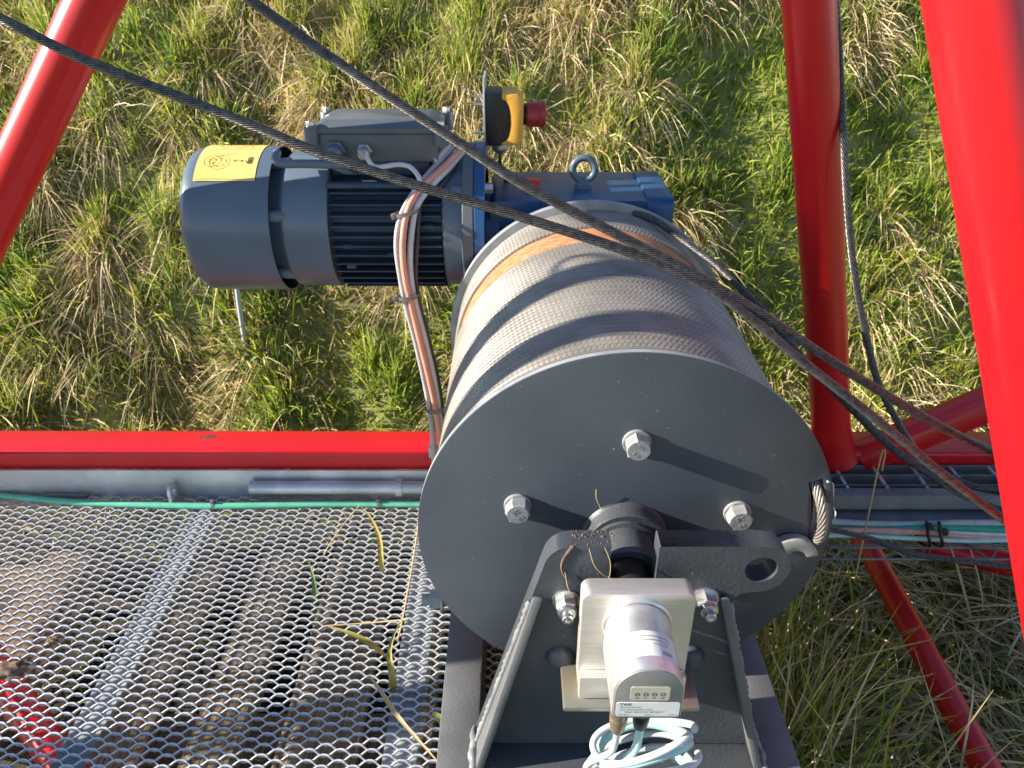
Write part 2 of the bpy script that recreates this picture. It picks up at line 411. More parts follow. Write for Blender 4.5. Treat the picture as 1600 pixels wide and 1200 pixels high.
t = pick([G1, G2, G3, G4], [.38, .36, .12, .14], len(r)); t[tone[k] > .56] = pick([G2, S1, G1], [.5, .3, .2], int((tone[k] > .56).sum()))
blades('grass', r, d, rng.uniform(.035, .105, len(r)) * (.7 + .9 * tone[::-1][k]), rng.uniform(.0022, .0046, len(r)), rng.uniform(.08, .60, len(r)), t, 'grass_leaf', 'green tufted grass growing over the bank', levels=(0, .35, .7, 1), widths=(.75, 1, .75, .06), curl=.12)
# short turf between the clumps
x, y = wedge(95000); keep = noise2(x, y, 3.1) > -.72; x, y = x[keep], y[keep]; n = len(x)
dryness = np.clip(noise2(x + 3, y, 2.3) * .9 + .24, 0, 1); t = pick([G1, G2, G4], [.44, .40, .16], n); sel = rng.uniform(0, 1, n) < dryness; t[sel] = pick([S1, S2, S3], [.5, .3, .2], int(sel.sum()))
blades('short_grass', np.stack([x, y, hill(x, y) - .004], 1), np.stack([rng.normal(0, .40, n), rng.normal(-.22, .35, n), rng.uniform(.5, 1.1, n)], 1),
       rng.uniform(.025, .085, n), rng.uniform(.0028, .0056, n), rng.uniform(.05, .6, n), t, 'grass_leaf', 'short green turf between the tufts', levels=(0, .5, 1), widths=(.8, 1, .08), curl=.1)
# dry thatch hanging down the lower side of the tussocks
n = 90000; k = rng.integers(0, 560, n); T = TUS[k]; sel = tone[k] > .56; T = T[sel]; n = len(T)
a = rng.uniform(pi * 1.05, pi * 1.95, n); q = rng.uniform(.25, 1.15, n) * T[:, 3]
x = T[:, 0] + np.cos(a) * q; y = T[:, 1] + np.sin(a) * q
d = np.stack([np.cos(a) * .8, np.sin(a) * .9, rng.uniform(-.6, .35, n)], 1) + rng.normal(0, .22, (n, 3))
blades('dry_grass', np.stack([x, y, hill(x, y) + .008], 1), d, rng.uniform(.05, .15, n), rng.uniform(.0016, .0036, n), rng.uniform(.25, .85, n),
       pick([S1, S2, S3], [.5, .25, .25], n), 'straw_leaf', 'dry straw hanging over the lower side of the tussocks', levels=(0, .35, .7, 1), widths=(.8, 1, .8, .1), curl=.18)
# foreground right: mixed grass and fallen straw beside the frame
n = 11000; x = rng.uniform(.22, 1.7, n); y = rng.uniform(-.35, 1.05, n)
blades('verge_grass', np.stack([x, y, hill(x, y) - .004], 1), np.stack([rng.normal(.1, .5, n), rng.normal(-.05, .5, n), rng.uniform(.4, 1.1, n)], 1),
       rng.uniform(.05, .13, n), rng.uniform(.0025, .005, n), rng.uniform(.1, .7, n), pick([G1, G3, G2, S1], [.36, .2, .28, .16], n), 'grass_leaf',
       'green grass in the ditch right of the winch', curl=.15)
n = 12000; x = rng.uniform(.22, 1.7, n); y = rng.uniform(-.35, 1.05, n)
blades('fallen_straw', np.stack([x, y, hill(x, y) + rng.uniform(.0, .06, n)], 1), np.stack([rng.normal(0, 1, n), rng.normal(0, 1, n), rng.uniform(-.15, .6, n)], 1),
       rng.uniform(.05, .16, n), rng.uniform(.0025, .0048, n), rng.uniform(-.1, .5, n), pick([S1, S2, S3], [.5, .25, .25], n), 'straw_leaf',
       'tangled dry straw lying in the ditch right of the winch', levels=(0, .2, .4, .6, .8, 1), widths=(.8, 1, 1, .8, .6, .1), curl=.45)
n = 2200; x = .215 + np.abs(rng.normal(0, .10, n)); y = rng.uniform(-.45, .36, n)
blades('tall_verge_grass', np.stack([x, y, hill(x, y) - .004], 1), np.stack([rng.normal(.05, .30, n), rng.normal(-.05, .30, n), rng.uniform(.6, 1.1, n)], 1),
       rng.uniform(.16, .36, n), rng.uniform(.0022, .0046, n), rng.uniform(.05, .45, n), pick([G1, G2, S1, S3, S2], [.26, .22, .24, .14, .14], n), 'grass_leaf',
       'tall grass and dry stalks beside the winch frame', levels=(0, .2, .4, .6, .8, 1), widths=(.8, 1, 1, .8, .6, .1), curl=.22)
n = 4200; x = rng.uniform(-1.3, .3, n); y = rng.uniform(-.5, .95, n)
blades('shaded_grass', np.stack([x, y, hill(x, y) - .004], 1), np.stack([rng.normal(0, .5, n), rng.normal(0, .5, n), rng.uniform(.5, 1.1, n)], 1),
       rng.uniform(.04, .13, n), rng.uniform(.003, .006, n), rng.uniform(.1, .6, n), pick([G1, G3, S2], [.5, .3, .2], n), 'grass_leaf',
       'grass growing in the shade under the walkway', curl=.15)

# ------------------------------------------------------------------ red steel frame
mast = thing('mast_frame', 'bright red painted tubular steel frame standing around the winch', 'steel frame', (.45, .535, GZ))
bm = bmesh.new(); plate(bm, [rrect(.500, -.284, .573, -.246, .006, 4)], lambda u, v, d: (d, u, v), -1.7, 1.15)
beam = fin(bm, 'beam', 'red', mast, 30, label='long horizontal red box beam')
def chip(cx, cy, w, h, nm='paint_chip'):
    o = []
    for q in range(18):
        a = 2 * pi * q / 18; k = random.uniform(.65, 1.15); o.append((cx + w * math.cos(a) * k, cy + h * math.sin(a) * k))
    bm = bmesh.new(); plate(bm, [o], XY, -.2462, -.2457); fin(bm, nm, 'chip', beam, None)
c = at(325, 683, 'z', -.246); chip(c.x, c.y, .016, .0065)
c = at(309, 684, 'z', -.246); chip(c.x, c.y, .006, .003)
def member(nm, a, b, r, flare=0, n=40, **k):
    bm = bmesh.new(); P_ = [Vector(a).lerp(Vector(b), t) for t in (0, .012, .03, .06, .12, .3, .6, 1)]
    tube(bm, P_, lambda t: r * (1 + flare * max(0, 1 - t * 7 / 3.2) ** 1.5), n)
    return fin(bm, nm, 'red', mast, 60, **k)
p1a, p1b = dep(1299, 712, 1.375), dep(1261, 0, .935)
member('post', p1a, p1a + (p1b - p1a) * 1.7, .0318, .35, label='upright red post rising from the beam')
s0, s1 = dep(24, 260, 1.052), dep(145, 0, .962)
sd = (s0 - s1) / (s0.z - s1.z); se = s1 + sd * (.125 - s1.z)
member('brace', se + Vector((0, .04, 0)), (se.x, -.10, se.z), .0225)  # unseen brace, made up to end the strut without shading the beam
member('post', (se.x, .357, se.z), (-1.28, .595, GZ), .0318)  # unseen leg, added to shade the beam front and toe board
member('strut', se, s1 + (s1 - s0) * 2.5, .0318, label='slanting red strut at the upper left')
q0, q1 = dep(1647, 900, .70), dep(1523, 0, .52)
member('post', q0 + (q0 - q1) * .55, q1 + (q1 - q0) * .8, .0325, label='nearest red post at the right edge')
member('brace', dep(1345, 712, 1.375), dep(1640, 588, 1.22), .0300, label='short red brace running up to the right from the beam')
b0, b1 = dep(1340, 828, 1.46), dep(1560, 1240, 1.02)
member('brace', b0, b1 + (b1 - b0) * .5, .0200, label='thin red brace going down into the ditch')
member('brace', dep(1430, 845, 1.52), dep(1680, 905, 1.40), .024)
member('brace', dep(-70, 960, 1.22), dep(190, 1330, 1.02), .024, label='red tube below the mesh floor')
member('post', (-1.3, -.114, GZ), (-1.3, -.060, 1.15), .0265)
member('brace', (-1.3, -.090, 0), (-1.3, .155, 1.12), .0265)
member('brace', (-1.3, .279, .745), Vector((-1.3, .279, .745)) - SUN * 1.0, .0205)  # unseen support, made up along the sun direction to cast no extra shadow
member('post', (-1.3, .279, .745), (-1.3, .185, 1.5), .037)  # unseen thick post, put in to shade the upright post on the beam
bm = bmesh.new(); lp = [Vector((-1.3, .098 + .027 * math.cos(a), .722 + .020 * math.sin(a))) for a in np.linspace(0, 2 * pi, 25)[:-1]]
tube(bm, lp + [lp[0]], .0042, 8); fin(bm, 'cable_loop', 'rope_dark', mast, 60)  # unseen loop of cable, added for its hooked shadow on the drum

# ------------------------------------------------------------------ walkway: expanded metal floor, toe board, bars
MZ = -.337
walk = thing('walkway', 'galvanized walkway with expanded metal floor left of the winch drum', 'walkway', (-.5, .1, MZ - .05))
def expanded(x0, x1, y0, y1):
    LW, SW = .0382, .0146; xs = np.arange(x0, x1, LW / 12); M = len(xs); Vs = []; Fs = []; off = 0; j = 0; y = y0
    ph = (xs / LW)
    while y < y1:
        f = (ph + .5 * (j % 2)) % 1.0
        tri = np.abs(f - .5) * 2                                      # 0..1..0
        w = np.clip((tri - .5) * 1.18, -.5, .5); w = np.sin(w * pi) * .5      # flattened at the knuckles
        yc = y + w * SW * .5; zc = MZ + .0016 * np.sin(w * pi)
        yj = rng.normal(0, .00008); yc = yc + yj
        # slanted flat strand
        ty, tz = .00075, -.0021
        ny, nz = .00105, .00026
        ring = np.stack([np.stack([xs, yc + sy * ty + ky * ny, zc + sy * tz + ky * nz], 1) for sy, ky in ((-1, -1), (-1, 1), (1, 1), (1, -1))], 1)
        Vs.append(ring.reshape(-1, 3)); i = np.arange(M - 1)[:, None] * 4; q = np.arange(4)[None]
        Fs.append(np.stack([i + q, i + 4 + q, i + 4 + (q + 1) % 4, i + (q + 1) % 4], -1).reshape(-1, 4) + off); off += M * 4
        y += SW / 2; j += 1
    return np.concatenate(Vs), np.concatenate(Fs)
V_, F_ = expanded(-1.25, .16, -.34, .497)
nparr('expanded_metal', V_, F_, 'galv_mesh', walk, False, label='galvanized expanded metal floor sheet')
bm = bmesh.new(); plate(bm, [[(.4915, MZ - .03), (.4965, MZ - .03), (.4965, -.2785), (.4915, -.2785)]], YZ, -1.4, .2)
fin(bm, 'toe_board', 'galv', walk, 30, .0008)
for xc, w in ((-.655, .040), (-.252, .042), (-1.06, .04)):
    bm = bmesh.new(); plate(bm, [[(xc - w / 2, MZ - .0052), (xc + w / 2, MZ - .0052), (xc + w / 2, MZ - .0102), (xc - w / 2 + .005, MZ - .0102), (xc - w / 2 + .005, MZ - .042), (xc - w / 2, MZ - .042)]], XZ, -.40, .49)
    fin(bm, 'support_bar', 'galv_bar', walk, 30)
# lug with a hole on the toe board
lx = at(267, 765, 'y', .475).x
bm = bmesh.new(); plate(bm, [arc(.474, MZ + .028, .015, -10, 190, 14) + [(.459, MZ + .004), (.4908, MZ + .004), (.4908, MZ + .02)], arc(.474, MZ + .026, .0062, 0, 342, 18)], YZ, lx - .003, lx + .003)
fin(bm, 'lug', 'galv', walk, 30, .0006)
a, b = at(390, 762, 'y', .478), at(700, 763, 'y', .478)
pipe = Lathe('stub_pipe', (a.x, .478, a.z), (1, 0, 0), [(0, .0096), (0, .0118), (b.x - a.x, .0118)], 'galv', walk, 28)
cx_ = at(621, 762, 'y', .478).x
Lathe('collar', (cx_ - .004, .478, a.z), (1, 0, 0), [(0, .0122), (0, .0158), (.011, .0158), (.011, .0122)], 'galv', pipe, 28)
Box('strap', at(62, 778, 'z', MZ + .006) + Vector((0, -.004, 0)), at(135, 774, 'z', MZ + .012) + Vector((0, .004, .001)), 'tie_grey', walk, .0008)

# green cable lying along the floor, with its ties
gp = [at(x, y, 'z', MZ + .0085) for x, y in ((-60, 770), (0, 775), (60, 781), (150, 787), (300, 791), (400, 790), (500, 788), (590, 788), (660, 788), (760, 788))]
Tube('floor_cable', gp, .0056, 'cable_green', label='pale green cable tied along the back of the mesh floor', cat='cable')
def tie(px, py, r, m='tie_grey', axis=(1, 0, 0), head=(0, -.2, 1), P_=None, label=None, w=.0045, group=None):
    P_ = P_ or at(px, py, 'z', MZ + .0085); s, u, dd = frame_of(axis)
    t = thing('cable_tie', label, 'cable tie', tuple(P_), group)
    Lathe('strap', P_ - dd * w / 2, dd, [(0, r), (0, r + .0013), (w, r + .0013), (w, r), (0, r)], m, t, 24, caps=False)
    h = Vector(head).normalized(); c = P_ + h * (r + .003)
    bm = bmesh.new(); v = box(bm, (-.0035, -.003, -.0028), (.0035, .003, .0028))
    R_ = h.to_track_quat('Z', 'Y').to_matrix().to_4x4(); R_.translation = c
    bmesh.ops.transform(bm, matrix=R_, verts=bm.verts[:]); fin(bm, 'tie_head', m, t, 40, .0006)
tie(332, 790, .0064, label='dark tie on the green floor cable, near the middle of the walkway')
tie(590, 788, .0064, label='dark tie on the green floor cable, next to the drum flange')

# timber boards lying under the mesh floor
pal = thing('board_stack', 'weathered brown timber boards lying under the mesh floor', 'boards', (-.6, .1, -.53))
for xc, w, y0, y1, dz in ((-1.13, .12, -.45, .40, 0), (-.925, .13, -.45, .52, .004), (-.705, .115, -.45, .53, -.003), (-.545, .082, -.45, .54, .003), (-.395, .118, -.45, .535, 0), (-.262, .06, -.45, .40, -.02)):
    Box('board', (xc - w / 2, y0, -.505 + dz), (xc + w / 2, y1, -.482 + dz), 'wood', pal, .003)
for y0 in (-.32, .12, .46):
    Box('batten', (-1.2, y0, -.585), (-.22, y0 + .07, -.5275), 'wood', pal, .003)

# stake in the bank behind the motor
p0, p1 = at(378, 530, 'y', 1.18), at(366, 430, 'y', 1.16)
Tube('metal_stake', [p1, p0.lerp(p1, .5), p0 - Vector((0, 0, .1))], .0062, 'cable_white', label='thin pale stake in the grass below the motor fan cover', cat='stake')

# ------------------------------------------------------------------ winch base frame
basef = thing('base_frame', 'dark grey steel channel frame carrying the winch drum', 'steel frame', (0, .2, -.345))
def channel(x0, x1, inner):
    s = 1 if inner > 0 else -1; xa, xb = (x0, x1)
    if s > 0: o = [(xa, -.340), (xb, -.340), (xb, -.331), (xa + .006, -.331), (xa + .006, -.232), (xb, -.232), (xb, -.222), (xa, -.222)]
    else: o = [(xb, -.340), (xa, -.340), (xa, -.331), (xb - .006, -.331), (xb - .006, -.232), (xa, -.232), (xa, -.222), (xb, -.222)]
    bm = bmesh.new(); plate(bm, [o], XZ, -.45, .80); return fin(bm, 'channel', 'frame_grey', basef, 30, .0016, 2)
channel(-.1935, -.150, 1); channel(.1450, .1885, -1)
Box('cross_member', (-.1495, .52, -.330), (.1445, .60, -.234), 'frame_grey', basef)
Box('cross_member', (-.1495, -.115, -.331), (.1445, -.045, -.236), 'frame_grey', basef)
bx = at(676, 936, 'x', -.205)
bm = bmesh.new(); hexa(bm, (-.1965, bx.y, bx.z), (-1, -.02, .02), .021, .013, rot=.2); lathe(bm, (-.1935, bx.y, bx.z), (-1, 0, 0), [(0, .0145), (.003, .0145), (.003, 0)], 28)
lathe(bm, (-.2095, bx.y, bx.z), (-1, 0, 0), [(-.002, .0062), (.008, .0062), (.009, .005), (.009, 0)], 20); fin(bm, 'bolt', 'bolt_grey', basef, 30)

# ------------------------------------------------------------------ winch drum
DR = .21
drum = thing('winch_drum', 'large grey winch drum wound with pale steel rope', 'winch drum', (0, .235, -.21))
slot = []
for a in np.linspace(21, -3, 14): slot.append((.2025 * math.cos(rad(a)), .2025 * math.sin(rad(a))))
for a in np.linspace(-3, 21, 14): slot.append((.1885 * math.cos(rad(a)), .1885 * math.sin(rad(a))))
bm = bmesh.new(); plate(bm, [arc(0, 0, DR, 0, 357.5, 143), slot], XZ, 0, .0095)
ff = fin(bm, 'front_flange', 'anthracite', drum, 30, .0009, 2, label='flat dark grey front disc of the drum')
# painted bright rim of the flange, worn lighter than the faces
Lathe('rim_band', (0, .0016, 0), (0, 1, 0), [(0, DR + .0002), (.0062, DR + .0002), (.0062, DR - .001), (0, DR - .001), (0, DR + .0002)], 'grey_edge', ff, 160, caps=False)
Lathe('rear_flange', (0, .462, 0), (0, 1, 0), [(0, .186), (0, DR - .0015), (.0015, DR), (.0085, DR), (.010, DR - .0015), (.010, .03)], 'grey_edge', drum, 160, label='lighter grey rear disc of the drum', caps=False)
Lathe('core', (0, .0096, 0), (0, 1, 0), [(0, .1935), (.452, .1935)], 'rust', drum, 160, label='rusty orange drum surface between the rope layers', caps=False)
Lathe('hub', (0, 0, 0), (0, -1, 0), [(-.001, .044), (.002, .0418), (.006, .0408), (.016, .0405), (.0175, .039), (.0175, .02)], 'bracket_grey', drum, 64, caps=False)
Lathe('shaft', (-.002, -.0175, 0), (0, -1, 0), [(0, .0335), (.004, .0335), (.005, .0295), (.036, .0295), (.0375, .028), (.0375, .0205)], 'bracket_grey', drum, 64, caps=False)
Lathe('shaft_journal', (-.0035, -.0545, 0), (0, -1, 0), [(0, .0212), (.020, .0210), (.040, .0206), (.040, .008), (.0455, .008), (.0455, 0)], 'grease', drum, 48)
for i, a in enumerate((88, 160, 15.5, -56.5, -128.5)):
    c = Vector((.1155 * math.cos(rad(a)), 0, .1155 * math.sin(rad(a))))
    bm = bmesh.new(); lathe(bm, c, (0, -1, 0), [(-.001, .0138), (.0024, .0138), (.0030, .0132), (.0030, 0)], 36)
    hexa(bm, c + Vector((0, -.003, 0)), (0, -1, 0), .0218, .0132, rot=.35 + i * .8)
    bt = fin(bm, 'bolt', 'bolt_grey', drum, 30)
    rx = rad((-35, 40, 20, 0, 0)[i]); xd = Vector((math.cos(rx), 0, math.sin(rx))); yd = Vector((-math.sin(rx), 0, math.cos(rx)))
    if i < 3:
        text('lettering', 'SIC', .0058, 'bolt_grey', bt, c + Vector((0, -.0163, 0)) + yd * .0022, xd, yd, .00022, 'CENTER')
        text('lettering', '8.8', .0054, 'bolt_grey', bt, c + Vector((0, -.0163, 0)) - yd * .0066, xd, yd, .00022, 'CENTER')
# wound rope: real wraps with strand relief
def wound(name, y0, y1, label, pitch=.00845, rr=.00428):
    nW = int(round((y1 - y0) / pitch)); nS = 13; lay = .075; Rc = .1865 + rr + .004
    a0, a1 = rad(-42), rad(222); NA = int((a1 - a0) * .2 / (lay / nS) * 8); NP = 8
    th = np.linspace(a0, a1, NA); al = np.linspace(-pi * .62, pi * .62, NP)
    Vs = []; Fs = []; off = 0
    for w in range(nW):
        yy = y0 + (w + .5) * pitch + pitch * (th / (2 * pi)) - pitch * .25
        s = (th - a0 + w * 2 * pi) * .2
        A, S = np.meshgrid(al, s); TH = np.repeat(th[:, None], NP, 1)
        cc_ = np.minimum(1, 2.4 * np.abs(np.cos(nS / 2 * (A + 2 * pi * S / lay)))); rho = rr * (.83 + .18 * cc_ * (2 - cc_))
        jr = rng.normal(0, .00018)
        rad_ = Rc + jr + rho * np.cos(A); Y = np.repeat(yy[:, None], NP, 1) + rho * 1.02 * np.sin(A)
        V = np.stack([rad_ * np.cos(TH), Y, rad_ * np.sin(TH)], -1).reshape(-1, 3)
        i = np.arange(NA - 1)[:, None] * NP; q = np.arange(NP - 1)[None]
        Fs.append(np.stack([i + q, i + q + 1, i + NP + q + 1, i + NP + q], -1).reshape(-1, 4) + off); Vs.append(V); off += len(V)
    return nparr(name, np.concatenate(Vs), np.concatenate(Fs), 'rope_steel', drum, True, label=label)
wound('wound_rope', .0105, .3315, 'wide front layer of pale steel rope wraps')
wound('wound_rope', .3935, .4610, 'narrow rear layer of pale steel rope wraps')
Lathe('rope_bed', (0, .0105, 0), (0, 1, 0), [(0, .1925), (.318, .1925)], 'rope_core', drum, 120, caps=False)
# rope end led through the flange slot and its clamp
a = [(.1955 * math.cos(rad(t)), yy, .1955 * math.sin(rad(t))) for t, yy in ((22, .030), (19, .010), (14, -.0075), (8, -.0125), (2, -.0105), (-2.5, .002), (-8, .022))]
wire_rope('rope_end', a, .0052, 8, .05, 'rope_steel', drum, res=16, label='rope end passing through the slot in the front disc')
bm = bmesh.new(); c1 = at(1262, 872, 'y', -.006)
plate(bm, [arc(0, 0, .030, 150, 20, 12) + arc(.004, .004, .012, 20, 150, 8)], lambda u, v, d: (.172 + u * .95 + d * 0, d, -.028 + v * 1.1), -.001, -.013)
fin(bm, 'rope_clamp', 'bolt_grey', drum, 40, .002)
a = [at(1291, 752, 'y', -.002), at(1300, 758, 'y', .006), at(1299, 790, 'y', .004), at(1304, 800, 'y', .0), at(1300, 815, 'y', .004)]
Tube('lashing_wire', a, .0009, 'cable_white', drum, 6, .004)

# ------------------------------------------------------------------ bearing bracket in front of the drum
brk = thing('bearing_bracket', 'dark grey welded bracket holding the drum shaft, with an eye at right', 'bracket', (-.0035, -.09, -.222))
L_ = lambda z: -.094 + .27 * z
R_ = lambda z: .087 - .27 * z
outl = [(-.0245, .056)] + [(-.058, .056)] + arc(-.058, .029, .027, 100, 163, 7) + [(L_(-.02), -.02), (L_(-.2205), -.2205), (R_(-.2205), -.2205), (R_(-.03), -.03), (R_(-.012) + .002, -.012)] \
    + [(.094, -.006), (.101, -.0005)] + arc(.1130, .0285, .0275, -78, 90, 14) + [(.0195, .056)] + [(.0185, .055), (.0180, -.004)] + arc(-.0035, -.004, .0215, 0, -180, 12) + [(-.025, .055)]
hole = arc(.1138, .0285, .0150, 0, 345, 23)
bm = bmesh.new(); plate(bm, [outl, hole], XZ, -.0575, -.080)
fin(bm, 'bearing_plate', 'bracket_grey', brk, 30, .0013, 2, blim=40, label='thick upright plate with open slot for the shaft')
for s in (-1, 1):
    f = (lambda z: L_(z) + .0005) if s < 0 else (lambda z: R_(z) - .0005); th = .0085
    o = [(f(-.004), -.004), (f(-.2212), -.2212), (f(-.2212) - s * th, -.2212), (f(-.004) - s * th * 1.05, -.004)]
    bm = bmesh.new(); plate(bm, [o], XZ, -.0803, -.113)
    for v in bm.verts:
        if v.co.z > -.01 and v.co.y < -.1: v.co.y = -.088; v.co.z += .004
    gz = fin(bm, 'gusset', 'frame_grey', brk, 30, .0014, 2)
    # weld bead on the joint and at the foot
    pts = [Vector((f(z) + s * .0006, -.0812, z)) for z in np.linspace(-.01, -.215, 46)]
    bm = bmesh.new(); ph = random.random() * 6
    tube(bm, pts, lambda t: .0030 + .0008 * math.sin(t * 150 + ph) + .0006 * math.sin(t * 37), 8); fin(bm, 'weld_bead', 'weld', gz, 60)
    pts = [Vector((f(-.2205) + s * (.002 + .001 * math.sin(q)), -.062 - q * .004, -.2185 + .0012 * math.sin(q * 1.7))) for q in range(15)]
    bm = bmesh.new(); tube(bm, pts, lambda t: .0048 * (.5 + min(1, 4 * t, 4 * (1 - t)) * .5) + .0006 * math.sin(t * 60), 8); fin(bm, 'weld_bead', 'weld', gz, 60)
Box('foot_plate', (-.148, -.1130, -.2320), (.143, -.0600, -.2222), 'bracket_grey', brk)
for x, z in ((-.0632, -.009), (.0668, -.006)):
    bm = bmesh.new(); lathe(bm, (x, -.080, z), (0, -1, 0), [(0, .0130), (.0022, .0130), (.0022, 0)], 32)
    hexa(bm, (x, -.0822, z), (0, -1, 0), .0185, .0125, rot=.3); lathe(bm, (x, -.0945, z), (0, -1, 0), [(0, .0088), (.0042, .0080), (.0048, .0062)], 24)
    lathe(bm, (x, -.0985, z), (0, -1, 0), [(-.002, .0052), (.0068, .0052), (.0078, .0044), (.0078, .0024), (.0062, .0)], 20)
    fin(bm, 'lock_nut', 'zinc', brk, 30)
for x, z in ((-.0665, -.085), (.062, -.085)):
    bm = bmesh.new(); lathe(bm, (x, -.080, z), (0, -1, 0), [(0, .014), (.003, .0135), (.008, .010), (.010, .005), (.0105, 0)], 28); fin(bm, 'plug', 'bracket_grey', brk, 50)
Box('ledge', (-.0665, -.1375, -.0945), (.0605, -.0802, -.0875), 'chromate', brk, .0022, label='thin yellowish ledge plate below the sensor')
# grease and hair caught on the bracket
bm = bmesh.new()
for q in range(60):
    t = random.random(); p = Vector((-.060 + .040 * t, random.uniform(-.079, -.058), .0562)); lathe(bm, p, (random.uniform(-.3, .3), random.uniform(-.3, .3), 1), [(-.001, .0013 * random.uniform(.4, 1.3)), (.0012 * random.uniform(.3, 1.5), .0)], 6)
for q in range(26):
    t = q / 25; p = Vector((-.0600 - .009 * math.sin(t * pi * .8), -.0806, .055 - .036 * t)); lathe(bm, p, (0, -1, 0), [(-.001, .0022 * (1.1 - t) + .0004), (.0012, .0)], 6)
fin(bm, 'dirt', 'mud', brk, None)
for pts in ([(-.045, -.0815, .055), (-.040, -.087, .040), (-.031, -.089, .030), (-.0245, -.088, .026)], [(-.031, -.0812, .056), (-.0265, -.086, .046), (-.0255, -.089, .036), (-.028, -.090, .024), (-.038, -.088, .017), (-.044, -.085, .017)], [(-.0655, -.0815, .026), (-.062, -.083, .008), (-.055, -.084, -.004)]):
    Tube('straw_fibre', pts, .00035, 'blade_straw', brk, 5, .004)
Tube('straw_fibre', [at(930, 765, 'y', -.004), at(930, 778, 'y', -.003), at(937, 794, 'y', -.001)], .0004, 'blade_straw', drum, 5, .004)

# ------------------------------------------------------------------ rotary encoder
enc = thing('rotary_encoder', 'silver rotary encoder with printed label bolted to the bracket', 'encoder', (-.0025, -.15, -.0865))
ex = -.0030
bm = bmesh.new(); plate(bm, [rrect(ex - .0495, -.0862, ex + .0495, .0360, .0085, 5)], XZ, -.0985, -.1185)
mp = fin(bm, 'mounting_plate', 'alu', enc, 30, .0009, 2)
Box('foot_block', (ex - .0490, -.1285, -.0865), (ex + .0490, -.1188, -.0585), 'alu', mp, .0012)
Lathe('locating_ring', (ex, -.1187, 0), (0, -1, 0), [(0, .0312), (.0022, .0312), (.0030, .0302), (.0030, .029)], 'alu_side', enc, 72, caps=False)
prof = arc(0, 0, .0285, 0, 180, 40) + [(-.0287, -.022)] + arc(-.0252, -.0270, .0035, 180, 270, 4) + arc(.0252, -.0270, .0035, 270, 360, 4) + [(.0287, -.022)]
bm = bmesh.new(); plate(bm, [[(ex + u, v) for u, v in prof]], XZ, -.1212, -.1905)
body = fin(bm, 'housing', 'alu_side', enc, 30, .0010, 2, blim=60)
bm = bmesh.new(); plate(bm, [[(ex + u * .965, v * .965 - .0002) for u, v in prof]], XZ, -.1900, -.1918)
fc = fin(bm, 'end_cap', 'cast_grey', enc, 30, .0005, 2)
yf = -.1919
bm = bmesh.new(); plate(bm, [rrect(ex - .0152, -.0075, ex + .0165, .0085, .0018)], XZ, yf + .0002, yf - .0004); kp = fin(bm, 'indicator_panel', 'keypad', fc, 30)
for q, tx in enumerate(('UB', 'L1', 'L2', 'NS')):
    px = ex - .0097 + q * .0069
    Lathe('lamp_ring', (px, yf - .0004, -.0002), (0, -1, 0), [(0, .0013), (0.0001, .0013), (.0001, .00195), (0, .00195)], 'ink_black', kp, 24, caps=False)
    text('lettering', tx, .0024, 'ink_black', kp, (px, yf - .00045, -.0052), align='CENTER', ext=.00003)
bm = bmesh.new(); plate(bm, [rrect(ex - .0257, -.0272, ex + .0262, -.0103, .0018)], XZ, yf + .0002, yf - .0003); lb = fin(bm, 'type_label', 'paper', fc, 30, label='white printed type label')
def T_(s, x, z, sz, m='ink_grey', al='LEFT', e=.00003): text('lettering', s, sz, m, lb, (ex + x, yf - .00035, z), align=al, ext=e)
T_('TWK', -.0230, -.0140, .0044, 'ink_black'); T_('Absolute Encoder', -.0225, -.0165, .0024); T_('Year of manufacture 2023', -.0225, -.0193, .0025)
T_('MAC: B8 A9 A7 B0 3E F1', -.0185, -.0229, .0030, 'ink_grey'); T_('+24 VDC', -.0245, -.0260, .0026); T_('Port 1', .0015, -.0260, .0026, al='CENTER'); T_('Port 2', .0245, -.0260, .0026, al='RIGHT')
Box('rule', (ex - .0240, yf - .00036, -.0203), (ex + .0150, yf - .0003, -.02005), 'ink_grey', lb, 0)
# sticker on the round housing
bm = bmesh.new(); n = 20; g_ = [[bm.verts.new((ex + .0288 * math.cos(rad(a)), y, .0288 * math.sin(rad(a)))) for a in np.linspace(28, 122, n)] for y in (-.152, -.178)]
for q in range(n - 1): bm.faces.new((g_[0][q], g_[0][q + 1], g_[1][q + 1], g_[1][q]))
stk = fin(bm, 'rating_sticker', 'paper', body, 180)
bm = bmesh.new()
for y, a0, a1 in ((-.157, 45, 100), (-.161, 50, 108), (-.165, 55, 80), (-.171, 48, 66), (-.1725, 48, 66), (-.174, 48, 66)):
    aa = a0
    while aa < a1:
        w = random.uniform(2, 5)
        vs = [bm.verts.new((ex + .02895 * math.cos(rad(q)), yy, .02895 * math.sin(rad(q)))) for q, yy in ((aa, y), (aa + w, y), (aa + w, y - .0011), (aa, y - .0011))]; bm.faces.new(vs); aa += w + 1.2
fin(bm, 'print_line', 'ink_grey', stk, None)
# plugs under the housing
cn = [(ex - .0205, -.181, 'brass', .0078), (ex - .0005, -.178, 'plastic_black', .0075)]
for x, y, m, r_ in cn:
    Lathe('connector', (x, y, -.0300), (0, .05, -1), [(0, r_ * .7), (.001, r_), (.010, r_), (.011, r_ * .93), (.013, r_), (.021, r_ * .95), (.030, r_ * .78), (.031, r_ * .62), (.034, r_ * .55)], m, enc, 24)

